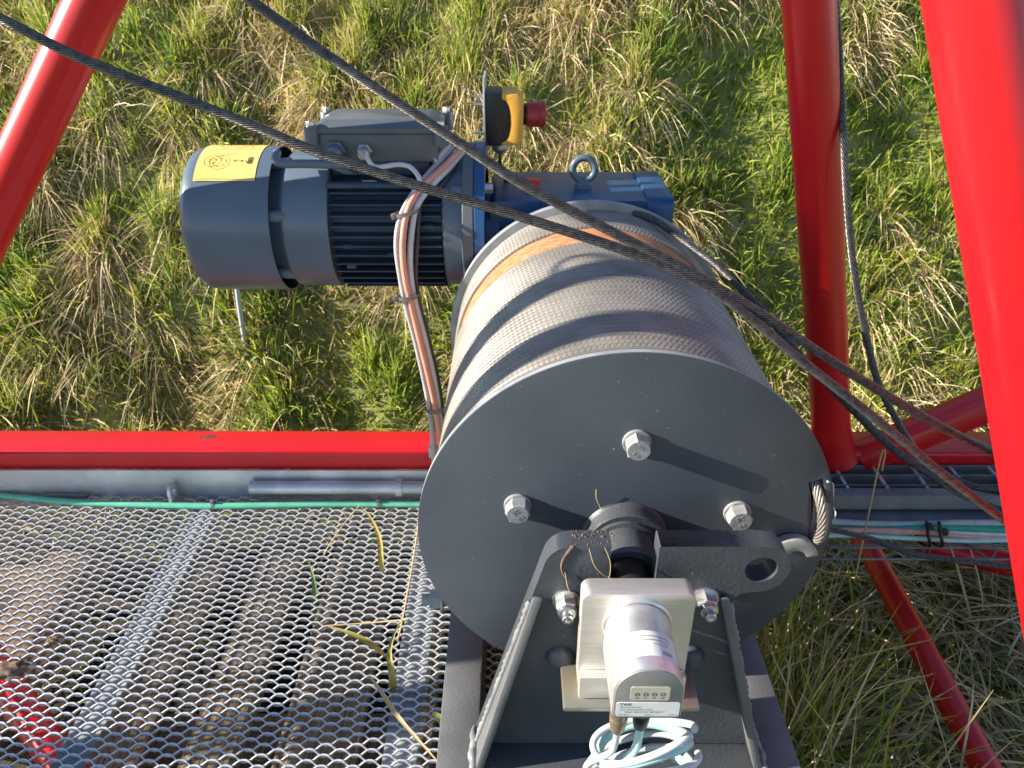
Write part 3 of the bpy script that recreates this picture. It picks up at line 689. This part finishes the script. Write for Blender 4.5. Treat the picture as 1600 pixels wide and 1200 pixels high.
# encoder leads and coil hanging below
def lead(name, x, y, m, pts, r_, label):
    P_ = [(x, y, -.058), (x, y + .001, -.072)] + pts; return Tube(name, P_, r_, m, None, 12, .006, label=label, cat='cable')
lead('encoder_cable', cn[0][0], cn[0][1], 'cable_white', [(x, y, z) for x, y, z in ((-.027, -.178, -.095), (-.045, -.172, -.120), (-.040, -.165, -.145), (.0, -.160, -.150))], .0030, 'thin white cable leaving the brown plug under the encoder')
lead('encoder_cable', cn[1][0], cn[1][1], 'cable_aqua', [(x, y, z) for x, y, z in ((-.006, -.178, -.092), (-.020, -.178, -.118), (-.032, -.172, -.140), (.0, -.165, -.155))], .0038, 'pale aqua cable leaving the black plug under the encoder')
coil = thing('cable_coil', 'loose coil of pale cable hanging below the encoder', 'cable', (0, -.14, -.16))
for q, (m, z0, rx, ry, tx, ri) in enumerate((('cable_white', -.092, .044, .022, .016, .0033), ('cable_aqua', -.101, .040, .021, .013, .0046), ('cable_white', -.120, .050, .022, .012, .0033), ('cable_white', -.138, .048, .022, .010, .0032), ('cable_aqua', -.152, .046, .023, .012, .0044))):
    pts = [Vector((.004 + rx * math.cos(t) * (1 + .04 * math.sin(3 * t + q)), -.166 + ry * math.sin(t), z0 + tx * math.cos(t + .3) - .006 * math.sin(2 * t + q))) for t in np.linspace(-.2 + .3 * q, 2 * pi - .5 + .3 * q, 34)]
    Tube('turn', pts, ri, m, coil, 12, .006)

# ------------------------------------------------------------------ gear motor behind the drum
MY, MZm = .592, .1430
gm = thing('gear_motor', 'blue gear motor with finned body and grey terminal box behind the drum', 'gear motor', (-.2, .6, -.06))
def LX(name, x, prof, m, parent=gm, n=72, caps=False, **k): return Lathe(name, (x, MY, MZm), (1, 0, 0), prof, m, parent, n, caps=caps, **k)
cov = LX('fan_cover', -.606, [(0, .0), (0, .085), (.002, .098), (.006, .105), (.014, .1095), (.024, .1112), (.136, .1122), (.1362, .1105), (.03, .1092)], 'motor_blue', label='smooth round blue fan cover')
LX('brake_housing', -.500, [(0, .070), (.006, .088), (.030, .090), (.040, .094), (.046, .1025), (.050, .1045), (.1125, .1058), (.114, .1045), (.114, .08)], 'motor_blue')
for a in (20, 75, 165, 215, 265, 320):
    v = Vector((0, -math.cos(rad(a)), math.sin(rad(a)))); bm = bmesh.new(); c = Vector((-.478, MY, MZm)) + v * .096
    lathe(bm, c, (1, 0, 0), [(0, .009), (.030, .010), (.036, .004), (.036, 0)], 14); fin(bm, 'rib', 'motor_blue', gm, 50)
LX('rotor_housing', -.388, [(0, .1000), (0, .0855), (.172, .0855)], 'fin_blue')
for q in range(14):
    z = -.098 + q * .0148
    if abs(z) > .1015 or z > .07: continue
    ext = math.sqrt(.1055 ** 2 - z ** 2)
    Box('cooling_fin', (-.382, MY - ext, MZm + z - .0012), (-.219, MY + ext * .4, MZm + z + .0012), 'fin_blue', gm, .0006, seg=1)
for q, (x, z) in enumerate(((-.366, -.01), (-.30, -.024), (-.245, .02), (-.366, -.045))):
    y_ = MY - math.sqrt(.1055 ** 2 - z * z) + .004
    Box('casting_boss', (x, y_ - .002, MZm + z - .003), (x + .014, y_ + .02, MZm + z + .003), 'fin_blue', gm, .001)
Lathe('tie_rod', (-.386, MY - .074, MZm + .074), (1, 0, 0), [(0, .0055), (.17, .0055)], 'fin_blue', gm, 16)
LX('end_shield', -.2175, [(0, .08), (0, .101), (.003, .1035), (.028, .1035), (.030, .111), (.032, .1115)], 'motor_blue')
LX('motor_flange', -.1875, [(0, .09), (0, .1165), (.0012, .1178), (.0150, .1178), (.0162, .1165), (.0162, .09)], 'box_grey')
LX('gear_flange', -.1708, [(0, .09), (0, .1165), (.0012, .1178), (.0150, .1178), (.0162, .1165), (.0162, .09)], 'gear_blue')
lug = Vector((-.208, MY - .080, MZm + .066))
Lathe('lug', lug, (.75, 0, 0), [(0, .0), (0, .006), (.006, .0105), (.020, .0105)], 'motor_blue', gm, 20)
for a in (42, -12, 140):
    v = Vector((0, -math.cos(rad(a)), math.sin(rad(a)))); bm = bmesh.new(); hexa(bm, Vector((-.1545, MY, MZm)) + v * .108, (1, 0, 0), .014, .012); fin(bm, 'bolt', 'zinc', gm, 30)
# gearbox
bm = bmesh.new(); plate(bm, [rrect(-.150, -.055, .118, .1905, .012, 3)], XZ, .530, .700)
gb = fin(bm, 'gearbox', 'gear_blue', gm, 35, .022, 5, blim=60, label='glossy blue right-angle gearbox')
bm = bmesh.new(); plate(bm, [rrect(.5265, -.050, .7035, .1940, .014, 4)], YZ, .0885, .128); fin(bm, 'end_cover', 'gear_blue', gb, 35, .005, 3)
for y in (.545, .685):
    bm = bmesh.new(); hexa(bm, (.128, y, .12), (1, 0, 0), .012, .008); fin(bm, 'bolt', 'gear_blue', gb, 30)
Lathe('neck', (-.1546, MY, MZm - .04), (1, 0, 0), [(0, .085), (.02, .082)], 'gear_blue', gb, 48)
Lathe('output_shaft', (0, .472, 0), (0, 1, 0), [(0, .035), (.06, .035)], 'bolt_grey', gm, 32)
Box('gearbox_foot', (-.12, .545, -.222), (.07, .685, -.0552), 'gear_blue', gm, .004)
e0 = Vector((-.0030, .605, .1905))
eye = Lathe('eye_bolt', e0, (0, 0, 1), [(0, .0135), (.006, .0135), (.008, .0115), (.012, .008)], 'motor_blue', gm, 28, caps=False)
bm = bmesh.new(); lp = [e0 + Vector((.0175 * math.cos(t), 0, .0285 + .0175 * math.sin(t))) for t in np.linspace(0, 2 * pi, 41)]
tube(bm, lp, .0056, 14, False); fin(bm, 'ring', 'motor_blue', eye, 180)
Lathe('vent_plug', (-.0830, .600, .1900), (0, 0, 1), [(0, .0125), (.004, .0125), (.004, .0115), (.014, .0112), (.0155, .010), (.0155, 0)], 'cap_red', gm, 28)
# yellow warning sticker with its drawing
def cylp(u, v, d=0):
    """u along the motor axis, v = angle in degrees above horizontal, towards the viewer"""
    r_ = .1124 + d; return (u, MY - r_ * math.cos(rad(v)), MZm + r_ * math.sin(rad(v)))
bm = bmesh.new(); us = (-.5805, -.4905); n = 18; vv = np.linspace(46.5, 112, n)
g_ = [[bm.verts.new(cylp(u, v, .0003)) for v in vv] for u in us]
for q in range(n - 1): bm.faces.new((g_[0][q], g_[1][q], g_[1][q + 1], g_[0][q + 1]))
wst = fin(bm, 'warning_sticker', 'yellow', cov, 180, label='yellow warning sticker on the fan cover')
def line(nm, pl, w=.0007):
    bm = bmesh.new()
    for (u0, v0), (u1, v1) in zip(pl, pl[1:]):
        d_ = Vector((u1 - u0, rad(v1 - v0) * .112)); L0 = d_.length
        if L0 < 1e-6: continue
        nu, nv = -d_.y / L0 * w / 2, math.degrees(d_.x / L0 * w / 2 / .112)
        bm.faces.new([bm.verts.new(cylp(a_, b_, .0006)) for a_, b_ in ((u0 - nu, v0 - nv), (u1 - nu, v1 - nv), (u1 + nu, v1 + nv), (u0 + nu, v0 + nv))])
    fin(bm, nm, 'ink', wst, None)
dg = lambda mm: math.degrees(mm / .112)
def circ(cu, cv, r_, n=28): return [(cu + r_ * math.cos(2 * pi * q / n), cv + dg(r_ * math.sin(2 * pi * q / n))) for q in range(n + 1)]
line('print_border', [(-.5785, 48), (-.4925, 48), (-.4925, 110), (-.5785, 110), (-.5785, 48)])
line('print_border', [(-.5775, 84), (-.4935, 84)])
for cu, r_ in ((-.5580, .0125), (-.5470, .0150), (-.5470, .0100), (-.5580, .0055)): line('print_drum', circ(cu, 66 if cu < -.55 else 64.5, r_), .0006)
for q in range(6):
    a = q * pi / 3 + .3; line('print_drum', [(-.5470 + .010 * math.cos(a), 64.5 + dg(.010 * math.sin(a))), (-.5470 + .0065 * math.cos(a), 64.5 + dg(.0065 * math.sin(a)))], .0006)
line('print_rope', [(-.554, 71.5), (-.528, 76)]); line('print_arrow', [(-.5265, 66), (-.5125, 66)], .0012)
for s, u in ((1, -.5265), (-1, -.5125)): line('print_arrow', [(u + s * .003, 67.4), (u, 66), (u + s * .003, 64.6)], .0009)
line('print_hand', [(-.5060, 64.4), (-.4985, 64.4)], .0070)
for q in range(4): line('print_hand', [(-.5052 + q * .0020, 65.5), (-.5056 + q * .0024, 70.2 + (.8 if q in (1, 2) else 0))], .0013)
line('print_hand', [(-.5062, 63.6), (-.5092, 66.4)], .0014)
line('print_text', [(-.562, 95), (-.553, 88), (-.545, 95), (-.530, 88), (-.515, 95), (-.507, 88)], .001)
# brake release lever
pts = [at(431, 238, 'y', .53), at(428, 250, 'y', .512), at(440, 256, 'y', .505), at(470, 256, 'y', .503), at(510, 257, 'y', .505), at(545, 258, 'y', .515)]
Tube('brake_lever', [(p.x, p.y, p.z) for p in pts], .0062, 'motor_blue', gm, 14, .006)
# terminal box
tb = Box('terminal_box', (-.398, .532, .2475), (-.222, .640, .2880), 'box_grey', gm, .003, label='grey terminal box on top of the motor')
bm = bmesh.new(); o0 = rrect(-.402, .528, -.218, .644, .006); o1 = rrect(-.384, .546, -.236, .628, .004)
rows = [[bm.verts.new((u, v, z)) for u, v in o_] for o_, z in ((o0, .2890), (o0, .2955), (o1, .3050))]
for A, B in zip(rows, rows[1:]):
    for q in range(len(A)): bm.faces.new((A[q], A[(q + 1) % len(A)], B[(q + 1) % len(A)], B[q]))
bm.faces.new(rows[2]); bm.faces.new(rows[0][::-1]); lid = fin(bm, 'lid', 'box_grey', tb, 30)
for x in (-.403, -.217):
    for y in (.531, .641):
        bm = bmesh.new(); lathe(bm, (x, y, .272), (0, 0, 1), [(0, .0105), (.0258, .0105), (.0270, .0095), (.0270, 0)], 20); fin(bm, 'corner_lug', 'box_grey', tb, 40)
        bm = bmesh.new(); hexa(bm, (x, y, .2991), (0, 0, 1), .0105, .0065); fin(bm, 'screw', 'zinc', tb, 30)
Box('box_neck', (-.385, .545, .2240), (-.235, .63, .2470), 'fin_blue', tb, .004)
for x, m, k in ((-.3705, 'motor_blue', 1.35), (-.3285, 'gland', 1.0)):
    bm = bmesh.new(); hexa(bm, (x, .5318, .265), (0, -1, -.1), .020 * k, .008); lathe(bm, (x, .5248, .2645), (0, -1, -.25), [(0, .0085 * k), (.010, .0085 * k), (.014, .0058 * k), (.014, 0)], 20); fin(bm, 'cable_gland', m, tb, 30)

# ------------------------------------------------------------------ emergency stop box
es = thing('emergency_stop', 'yellow and black emergency stop box with red mushroom button on a galvanized plate', 'emergency stop', (-.14, .66, .225))
by0, by1 = .628, .700
XS = at(757, 180, 'y', by0).x; zb, zt = at(780, 228, 'y', by0).z, at(780, 146, 'y', by0).z
xe = at(815, 180, 'y', by0).x; w_ = xe - XS; mid = XS + w_ * .42; zc_ = (zb + zt) / 2 - .002; rA = (zt - zb) * .40
bp = [(XS - .0008, zb - .035), (XS - .0008, zt + .022), (XS - .0038, zt + .022), (XS - .0038, zb - .035)]
bm = bmesh.new(); plate(bm, [bp], XZ, by0 - .004, by1 + .004); fin(bm, 'mounting_plate', 'galv', es, 30, .0005)
Box('mounting_foot', (XS - .020, by0 + .01, zb - .040), (XS - .0005, by1 - .01, zb - .0345), 'galv', es)
ac = [(mid + (xe - mid) * .40 * max(0, math.cos(t)) ** .8, zc_ + rA * math.sin(t)) for t in np.linspace(-pi / 2, pi / 2, 17)]
bm = bmesh.new(); plate(bm, [[(XS, zb), (mid, zb)] + ac + [(mid, zt), (XS, zt)]], XZ, by0, by1); bs = fin(bm, 'base', 'plastic_black', es, 30, .0022, 2, blim=60)
ylw = [(mid + .0004, zb), (xe - .004, zb + .001), (xe, zb + .006), (xe + .001, zt - .012), (xe - .009, zt - .001), (mid + .0004, zt)] + [(u + .0004, v) for u, v in ac[::-1]]
bm = bmesh.new(); plate(bm, [ylw], XZ, by0 + .0002, by1 - .0002); fin(bm, 'cover', 'estop_yellow', es, 30, .0024, 2, blim=60)
cc = Vector((XS + w_ * .36, by0, zc_ - .002))
Lathe('knockout', cc, (0, -1, 0), [(0, .0125), (.0006, .0125), (.0006, .0112), (.0001, .0112)], 'black', bs, 32, caps=False)
bz = at(840, 179, 'y', .664).z; by = .664
btn = Lathe('push_button', (xe, by, bz), (1, 0, 0), [(.006, .0165), (.0075, .0182), (.0260, .0190), (.0275, .0205), (.0315, .0205), (.0350, .0185), (.0375, .0120), (.0382, 0)], 'plastic_red', es, 40, label='red mushroom push button')
Lathe('button_collar', (xe, by, bz), (1, 0, 0), [(0, .0155), (.0045, .0155), (.0045, .0165), (.0062, .0165)], 'black', es, 36, caps=False)
Lathe('gland', (XS + w_ * .36, by, zb), (0, 0, -1), [(0, .012), (.003, .013), (.012, .013), (.016, .010), (.020, .006)], 'gland', es, 24)
for z in (zt - .006, zt - .018, zb + .018, zb + .004):
    Lathe('screw', (XS - .0038, by0 + .012, z), (-1, 0, 0), [(0, .0042), (.002, .0042), (.002, .0018), (.0165, .0018), (.0165, 0)], 'zinc', es, 14)
bm = bmesh.new(); pl = [Vector((XS + w_ * .36, by, zb - .018)), Vector((XS + w_ * .37, by - .004, zb - .035)), Vector((XS + w_ * .5, by - .02, zb - .055)), Vector((XS + w_ * .75, by - .03, zb - .066)), Vector((XS + w_ * .9, by + .02, zb - .085))]
Tube('stop_lead', pl, .0030, 'cable_dark', None, 10, .006, label='thin dark cable from the emergency stop box to the gearbox', cat='cable')

# ------------------------------------------------------------------ cable bundle from the terminal box
def ycab(py): return float(np.interp(py, [225, 245, 300, 340, 400, 470, 560, 640, 720], [.560, .545, .492, .470, .458, .456, .462, .470, .478]))
def run(name, P_, r_, m, dy, label):
    pts = [at(x, y, 'y', ycab(y) + dy) for x, y in P_]; return Tube(name, pts, r_, m, None, 12, .008, label=label, cat='cable', group='cables tied into a bundle')
run('motor_cable', [(716, 222), (706, 230), (680, 258), (654, 288), (632, 322), (621, 352), (618, 388), (624, 433), (633, 479), (648, 535), (664, 607), (672, 660), (676, 708), (677, 745)], .0046, 'cable_grey', 0, 'grey cable at the left of the bundle in front of the motor')
run('motor_cable', [(722, 226), (714, 238), (690, 262), (660, 288), (644, 310), (632, 340), (627, 386), (631, 433), (640, 473), (653, 527), (669, 593), (680, 647), (687, 700), (690, 735)], .0048, 'cable_salmon', -.003, 'salmon pink cable in the middle of the bundle')
run('motor_cable', [(722, 236), (712, 248), (700, 262), (678, 284), (656, 310), (645, 335), (639, 388), (640, 433), (647, 473), (662, 530), (676, 590), (684, 640), (692, 705)], .0047, 'cable_white', .004, 'pale grey cable at the right of the bundle')
run('motor_cable', [(700, 226), (686, 243), (676, 252)], .0050, 'cable_white', -.004, 'short cut white cable end at the top of the bundle')
run('motor_cable', [(704, 222), (693, 222), (686, 218)], .0042, 'cable_orange', .004, 'short orange cable entering the terminal box side')
run('motor_cable', [(712, 255), (700, 272), (688, 290), (668, 300), (655, 318), (652, 345), (650, 388), (648, 433), (655, 480), (672, 545), (686, 610), (690, 660), (694, 700)], .0030, 'cable_dark', .010, 'thin dark cable at the back of the bundle')
pts = [at(x, y, 'y', v) for x, y, v in ((570, 236, .519), (573, 250, .510), (584, 261, .506), (600, 260, .505), (620, 257, .504), (637, 260, .502), (648, 270, .498), (654, 284, .492), (645, 302, .49))]
Tube('motor_cable', pts, .0036, 'cable_white', None, 12, .006, label='white cable looping from the terminal box gland into the bundle', cat='cable', group='cables tied into a bundle')
def btie(px, py, r_, ax, head, label):
    P_ = at(px, py, 'y', ycab(py) - .001); s_, u_, d_ = frame_of(ax)
    t = thing('cable_tie', label, 'cable tie', tuple(P_))
    a_ = Vector(ax).normalized(); xw = Vector((0, 1, 0)).cross(a_).normalized(); yw = a_.cross(xw)
    bm = bmesh.new(); N_ = 32; ring = []
    for q in range(N_):
        c, s2 = math.cos(2 * pi * q / N_), math.sin(2 * pi * q / N_)
        o_ = xw * (abs(c) ** .8 * math.copysign(1, c) * r_) + yw * (abs(s2) ** .8 * math.copysign(1, s2) * r_ * .62)
        ring.append([bm.verts.new(P_ + o_ * k + a_ * w) for k, w in ((1, -.0028), (1.10, -.0028), (1.10, .0028), (1, .0028))])
    for q in range(N_):
        A, B = ring[q], ring[(q + 1) % N_]
        for z in range(4): bm.faces.new((A[z], A[(z + 1) % 4], B[(z + 1) % 4], B[z]))
    fin(bm, 'strap', 'tie_grey', t, 40)
    h = xw * head; c = P_ + h * (r_ + .003) - yw * 0; bm = bmesh.new(); box(bm, (-.004, -.0032, -.0042), (.004, .0032, .0042))
    M_ = Matrix((xw, yw, a_)).transposed().to_4x4(); M_.translation = c + yw * (-.004 if yw.y > 0 else .004); bmesh.ops.transform(bm, matrix=M_, verts=bm.verts[:]); fin(bm, 'tie_head', 'tie_grey', t, 40, .0006)
btie(634, 332, .0160, (-.25, 0, 1), -1, 'grey tie round the cable bundle in front of the motor fins')
btie(636, 463, .0150, (.12, 0, -1), 1, 'grey tie round the cable bundle just below the motor')
btie(679, 640, .0140, (.15, 0, -1), -1, 'dark tie round the cable bundle just above the red beam')
Box('cable_clip', at(672, 705, 'y', .482) + Vector((-.004, -.004, -.012)), at(684, 705, 'y', .482) + Vector((0, .014, .008)), 'galv', None, .001, label='small galvanized clip holding the cables on the red beam', cat='clip')

# ------------------------------------------------------------------ running ropes
def R3(l): return [dep(x, y, z) for x, y, z in l]
wire_rope('hoist_rope', R3([(-140, -40, .60), (0, 30, .605), (125, 92, .607), (250, 141, .608), (400, 200, .61), (500, 240, .612), (640, 287, .615), (750, 320, .617), (819, 341, .618), (962, 387, .622), (1056, 425, .626), (1120, 459, .630), (1180, 504, .636), (1245, 559, .643), (1327, 623, .655), (1407, 687, .67), (1463, 734, .685), (1577, 820, .715), (1700, 915, .74)]),
          .0041, 12, .047, hand=-1, res=18, label='dark wire rope crossing in front of the motor and drum, the lower of two', cat='wire rope', group='dark wire ropes crossing the winch')
wire_rope('hoist_rope', R3([(290, -75, .60), (385, -3, .602), (440, 37, .603), (565, 125, .606), (712, 221, .61), (806, 283, .613), (900, 334, .617), (962, 366, .62), (1040, 406, .624), (1100, 438, .628), (1200, 498, .64), (1320, 578, .66), (1463, 663, .69), (1565, 714, .715), (1700, 785, .74)]),
          .0041, 12, .047, hand=-1, res=18, label='dark wire rope from the top edge over the drum, the upper of two', cat='wire rope', group='dark wire ropes crossing the winch')
wire_rope('slack_rope', R3([(985, 331, 1.098), (1015, 341, 1.09), (1050, 364, 1.07), (1090, 393, 1.05), (1120, 416, 1.035), (1190, 486, 1.0), (1240, 546, .97), (1316, 625, .93), (1393, 700, .90), (1454, 741, .88), (1499, 770, .87), (1590, 806, .86), (1700, 845, .86)]),
          .0048, 12, .055, hand=-1, res=16, label='dark wire rope leaving the drum at its rear flange', cat='wire rope')
wire_rope('slack_rope', R3([(1296, -120, .97), (1303, 0, .985), (1309, 94, .99), (1314, 187, 1.0), (1319, 281, 1.01), (1326, 372, 1.03), (1333, 428, 1.04), (1347, 506, 1.06), (1369, 594, 1.08), (1394, 647, 1.09), (1431, 706, 1.09), (1465, 734, 1.08), (1499, 752, 1.06), (1544, 765, 1.04), (1620, 772, 1.0), (1700, 770, .98)]),
          .0050, 8, .055, m='rope_dark', hand=-1, res=14, label='slack wire rope hanging down beside the upright red post', cat='wire rope')
wire_rope('slack_rope', R3([(1270, 822, 1.12), (1300, 827, 1.12), (1330, 834, 1.12), (1365, 843, 1.12), (1400, 857, 1.11), (1440, 867, 1.10), (1480, 873, 1.09), (1540, 880, 1.08), (1620, 890, 1.06), (1700, 900, 1.05)]),
          .0044, 8, .05, hand=-1, res=14, label='thin wire rope lying across the wire cable tray', cat='wire rope')

# ------------------------------------------------------------------ grating and cable tray right of the drum
gr = thing('step_grating', 'galvanized step grating in front of the red beam, right of the drum', 'grating', (.7, .46, -.30))
gz = -.268
ys = [at(1400, y, 'z', gz).y for y in (741, 756.5, 772)]
for y in [.4955] + ys[:2] + [ys[2]]: Box('bearing_bar', (.205, y - .0016, gz - .032), (1.1, y + .0012, gz), 'galv_dull', gr, .0004, seg=1)
for q in range(13): x = .2485 + q * .0672; Lathe('cross_rod', (x, ys[2] - .003, gz - .0035), (0, 1, 0), [(0, 0), (0, .0030), (.4955 - ys[2] + .003, .0030)], 'galv', gr, 10)
tr = thing('cable_tray', 'galvanized cable tray of bent sheet and wire, right of the drum', 'cable tray', (.7, .38, -.33))
for a_, b_ in ((774, 795), (798, 816)):
    p, q = at(1400, a_, 'y', .405), at(1400, b_, 'y', .385 if a_ > 790 else .40)
    bm = bmesh.new(); plate(bm, [[(p.y, p.z), (q.y, q.z), (q.y + .002, q.z - .002), (p.y + .006, p.z - .001), (p.y + .02, p.z - .003), (p.y + .02, p.z)]], YZ, .205, 1.1); fin(bm, 'tray_sheet', 'galv_dull', tr, 30)
w1, w2 = at(1400, 855, 'y', .345), at(1400, 873, 'y', .325)
for w in (w1, w2, w1 + Vector((0, .03, -.02))): Lathe('tray_wire', (.222, w.y, w.z), (1, 0, 0), [(0, 0), (0, .0020), (.9, .0020), (.9, 0)], 'galv_dull', tr, 10)
for q in range(7):
    x = .27 + q * .118
    Tube('tray_rung', [w1 + Vector((x - w1.x, .03, -.016)), w1 + Vector((x - w1.x + .004, .0, .0028)), w2 + Vector((x - w2.x + .022, -.002, .001)), w2 + Vector((x - w2.x + .026, .0, -.012)), w1 + Vector((x - w1.x + .05, .004, -.004))],   .0017, 'galv_dull', tr, 8, straight=True)
for q, (m, ya, yb, r_, nm) in enumerate((('cable_grey', 812, 820, .0052, 'grey cable at the back of the tray'), ('cable_dkgreen', 821, 829, .0066, 'dark green cable in the tray'), ('cable_white', 834, 833, .0050, 'pale grey cable in the middle of the tray'), ('cable_salmon', 829, 836, .0042, 'salmon cable between the tray cables'), ('cable_aqua', 839, 841, .0040, 'pale aqua cable at the front of the tray'))):
    pts = [at(x, ya + (yb - ya) * t + 3.5 * math.sin(t * 5 + q), 'y', .370 - q * .004) for x, t in ((1270, 0), (1330, .2), (1390, .4), (1450, .55), (1510, .8), (1600, 1), (1720, 1.1))]
    Tube('tray_cable', pts, r_, m, None, 12, .01, label=nm + ' right of the drum', cat='cable', group='cables in the tray')
for px, lb_ in ((1441, 'black tie round the tray cables, the left one of two'), (1460, 'black tie round the tray cables, the right one of two')):
    P_ = at(px, 832, 'y', .362); t_ = thing('cable_tie', lb_, 'cable tie', tuple(P_))
    bm = bmesh.new(); rg = [P_ + Vector((.004 * math.sin(2 * a), .019 * math.cos(a) - .003, .019 * math.sin(a))) for a in np.linspace(0, 2 * pi, 29)]; tube(bm, rg, .0027, 8, False); fin(bm, 'strap', 'plastic_black', t_, 60)
    Box('tie_head', P_ + Vector((-.004 if px < 1450 else .003, -.012, .016 if px < 1450 else .004)), P_ + Vector((.006 if px < 1450 else .013, -.002, .024 if px < 1450 else .013)), 'plastic_black', t_, .001)

# ------------------------------------------------------------------ single blades and stalks
def blade(pts, w, m, label, wdir=(1, .2, 0), cat='grass blade'):
    path = catmull(pts, .008); wd_ = Vector(wdir).normalized(); bm = bmesh.new(); row = []; N_ = len(path)
    for q, p in enumerate(path):
        t = q / (N_ - 1); ww = w * min(1, .45 + 2 * t, 1.6 * (1 - t) + .08) / 2; up = Vector((0, -.3, 1)).normalized() * ww * .35
        row.append([bm.verts.new(p - wd_ * ww + up), bm.verts.new(p - up * .4), bm.verts.new(p + wd_ * ww + up)])
    for A, B in zip(row, row[1:]):
        for q in (0, 1): bm.faces.new((A[q], A[q + 1], B[q + 1], B[q]))
    return fin(bm, 'grass_stalk', m, None, 180, label=label, cat=cat, base=tuple(pts[0]), group='blades poking through the walkway')
Zb = MZ + .02
blade([at(597, 915, 'z', MZ - .03), at(594, 880, 'z', Zb), at(590, 838, 'z', Zb + .02), at(575, 806, 'z', Zb + .02), at(560, 791, 'z', Zb + .012)], .0085, 'blade_mixed', 'yellow green blade bent over on the mesh, beside the drum flange')
Tube('grass_stalk', [at(560, 790, 'z', Zb + .014), at(535, 820, 'z', Zb), at(508, 860, 'z', MZ + .004), at(495, 890, 'z', MZ - .03)], .0011, 'blade_straw', None, 6, .01, label='thin straw stalk leaning from the green cable onto the mesh', cat='grass stalk')
blade([at(487, 975, 'z', MZ - .05), at(490, 940, 'z', MZ - .01), at(488, 905, 'z', Zb), at(479, 873, 'z', Zb + .012)], .009, 'blade_green', 'short green blade standing up through the middle of the mesh')
blade([at(612, 1105, 'z', MZ - .05), at(612, 1060, 'z', Zb), at(607, 1020, 'z', Zb + .02), at(617, 985, 'z', Zb + .03), at(628, 968, 'z', Zb + .03)], .011, 'blade_mixed', 'long green blade rising through the mesh near the channel frame')
blade([at(605, 1030, 'z', MZ - .01), at(585, 1012, 'z', Zb), at(550, 992, 'z', Zb + .012), at(508, 978, 'z', Zb + .01)], .011, 'blade_mixed', 'yellowed blade lying flat across the mesh', (0, 1, 0))
Tube('grass_stalk', [at(508, 978, 'z', Zb + .01), at(570, 974, 'z', Zb + .01), at(635, 968, 'z', Zb + .02)], .0010, 'blade_straw', None, 6, .01, label='thin straw stalk lying across the mesh', cat='grass stalk')
Tube('grass_stalk', [at(655, 800, 'z', Zb + .03), at(643, 880, 'z', Zb + .03), at(628, 965, 'z', Zb + .02), at(620, 1000, 'z', MZ)], .0012, 'blade_straw', None, 6, .01, label='tall straw stalk standing against the left edge of the drum disc', cat='grass stalk')
blade([at(575, 1056, 'z', Zb + .02), at(592, 1078, 'z', Zb + .02), at(620, 1120, 'z', Zb + .018), at(655, 1160, 'z', Zb + .016), at(700, 1210, 'z', Zb + .01)], .0060, 'blade_straw', 'pale straw blade lying over the mesh at the bottom', (1, .6, 0))
blade([at(700, 1140, 'z', Zb), at(686, 1122, 'z', Zb + .01), at(672, 1110, 'z', Zb + .01)], .012, 'blade_mixed', 'broad yellow green blade beside the channel frame', (1, .7, 0))
Tube('grass_stalk', [at(1335, 900, 'y', .30), at(1345, 850, 'y', .30), at(1360, 780, 'y', .30), at(1372, 722, 'y', .30), at(1378, 703, 'y', .30), at(1381, 707, 'y', .30), at(1376, 735, 'y', .30)], .0012, 'blade_straw', None, 6, .01, label='tall bent straw stalk in front of the grating', cat='grass stalk')

def clump(px, py, r_, label):
    p = at(px, py, 'z', MZ + .004); bm = bmesh.new(); bmesh.ops.create_icosphere(bm, subdivisions=3, radius=r_)
    for v in bm.verts:
        n_ = v.co.normalized(); k = 1 + .28 * math.sin(n_.x * 7 + px) * math.cos(n_.y * 6 + n_.z * 5) + .16 * math.sin(n_.y * 17 + n_.x * 13) + random.uniform(-.07, .07)
        v.co = Vector((v.co.x * k * 1.5, v.co.y * k, v.co.z * k * .6)) + p
    fin(bm, 'mud_clump', 'mud', None, 60, label=label, cat='mud', base=tuple(p))
clump(12, 1049, .014, 'large crumb of dried mud on the mesh at the left edge')
clump(80, 1001, .006, 'small crumb of dried mud on the mesh right of the larger one')
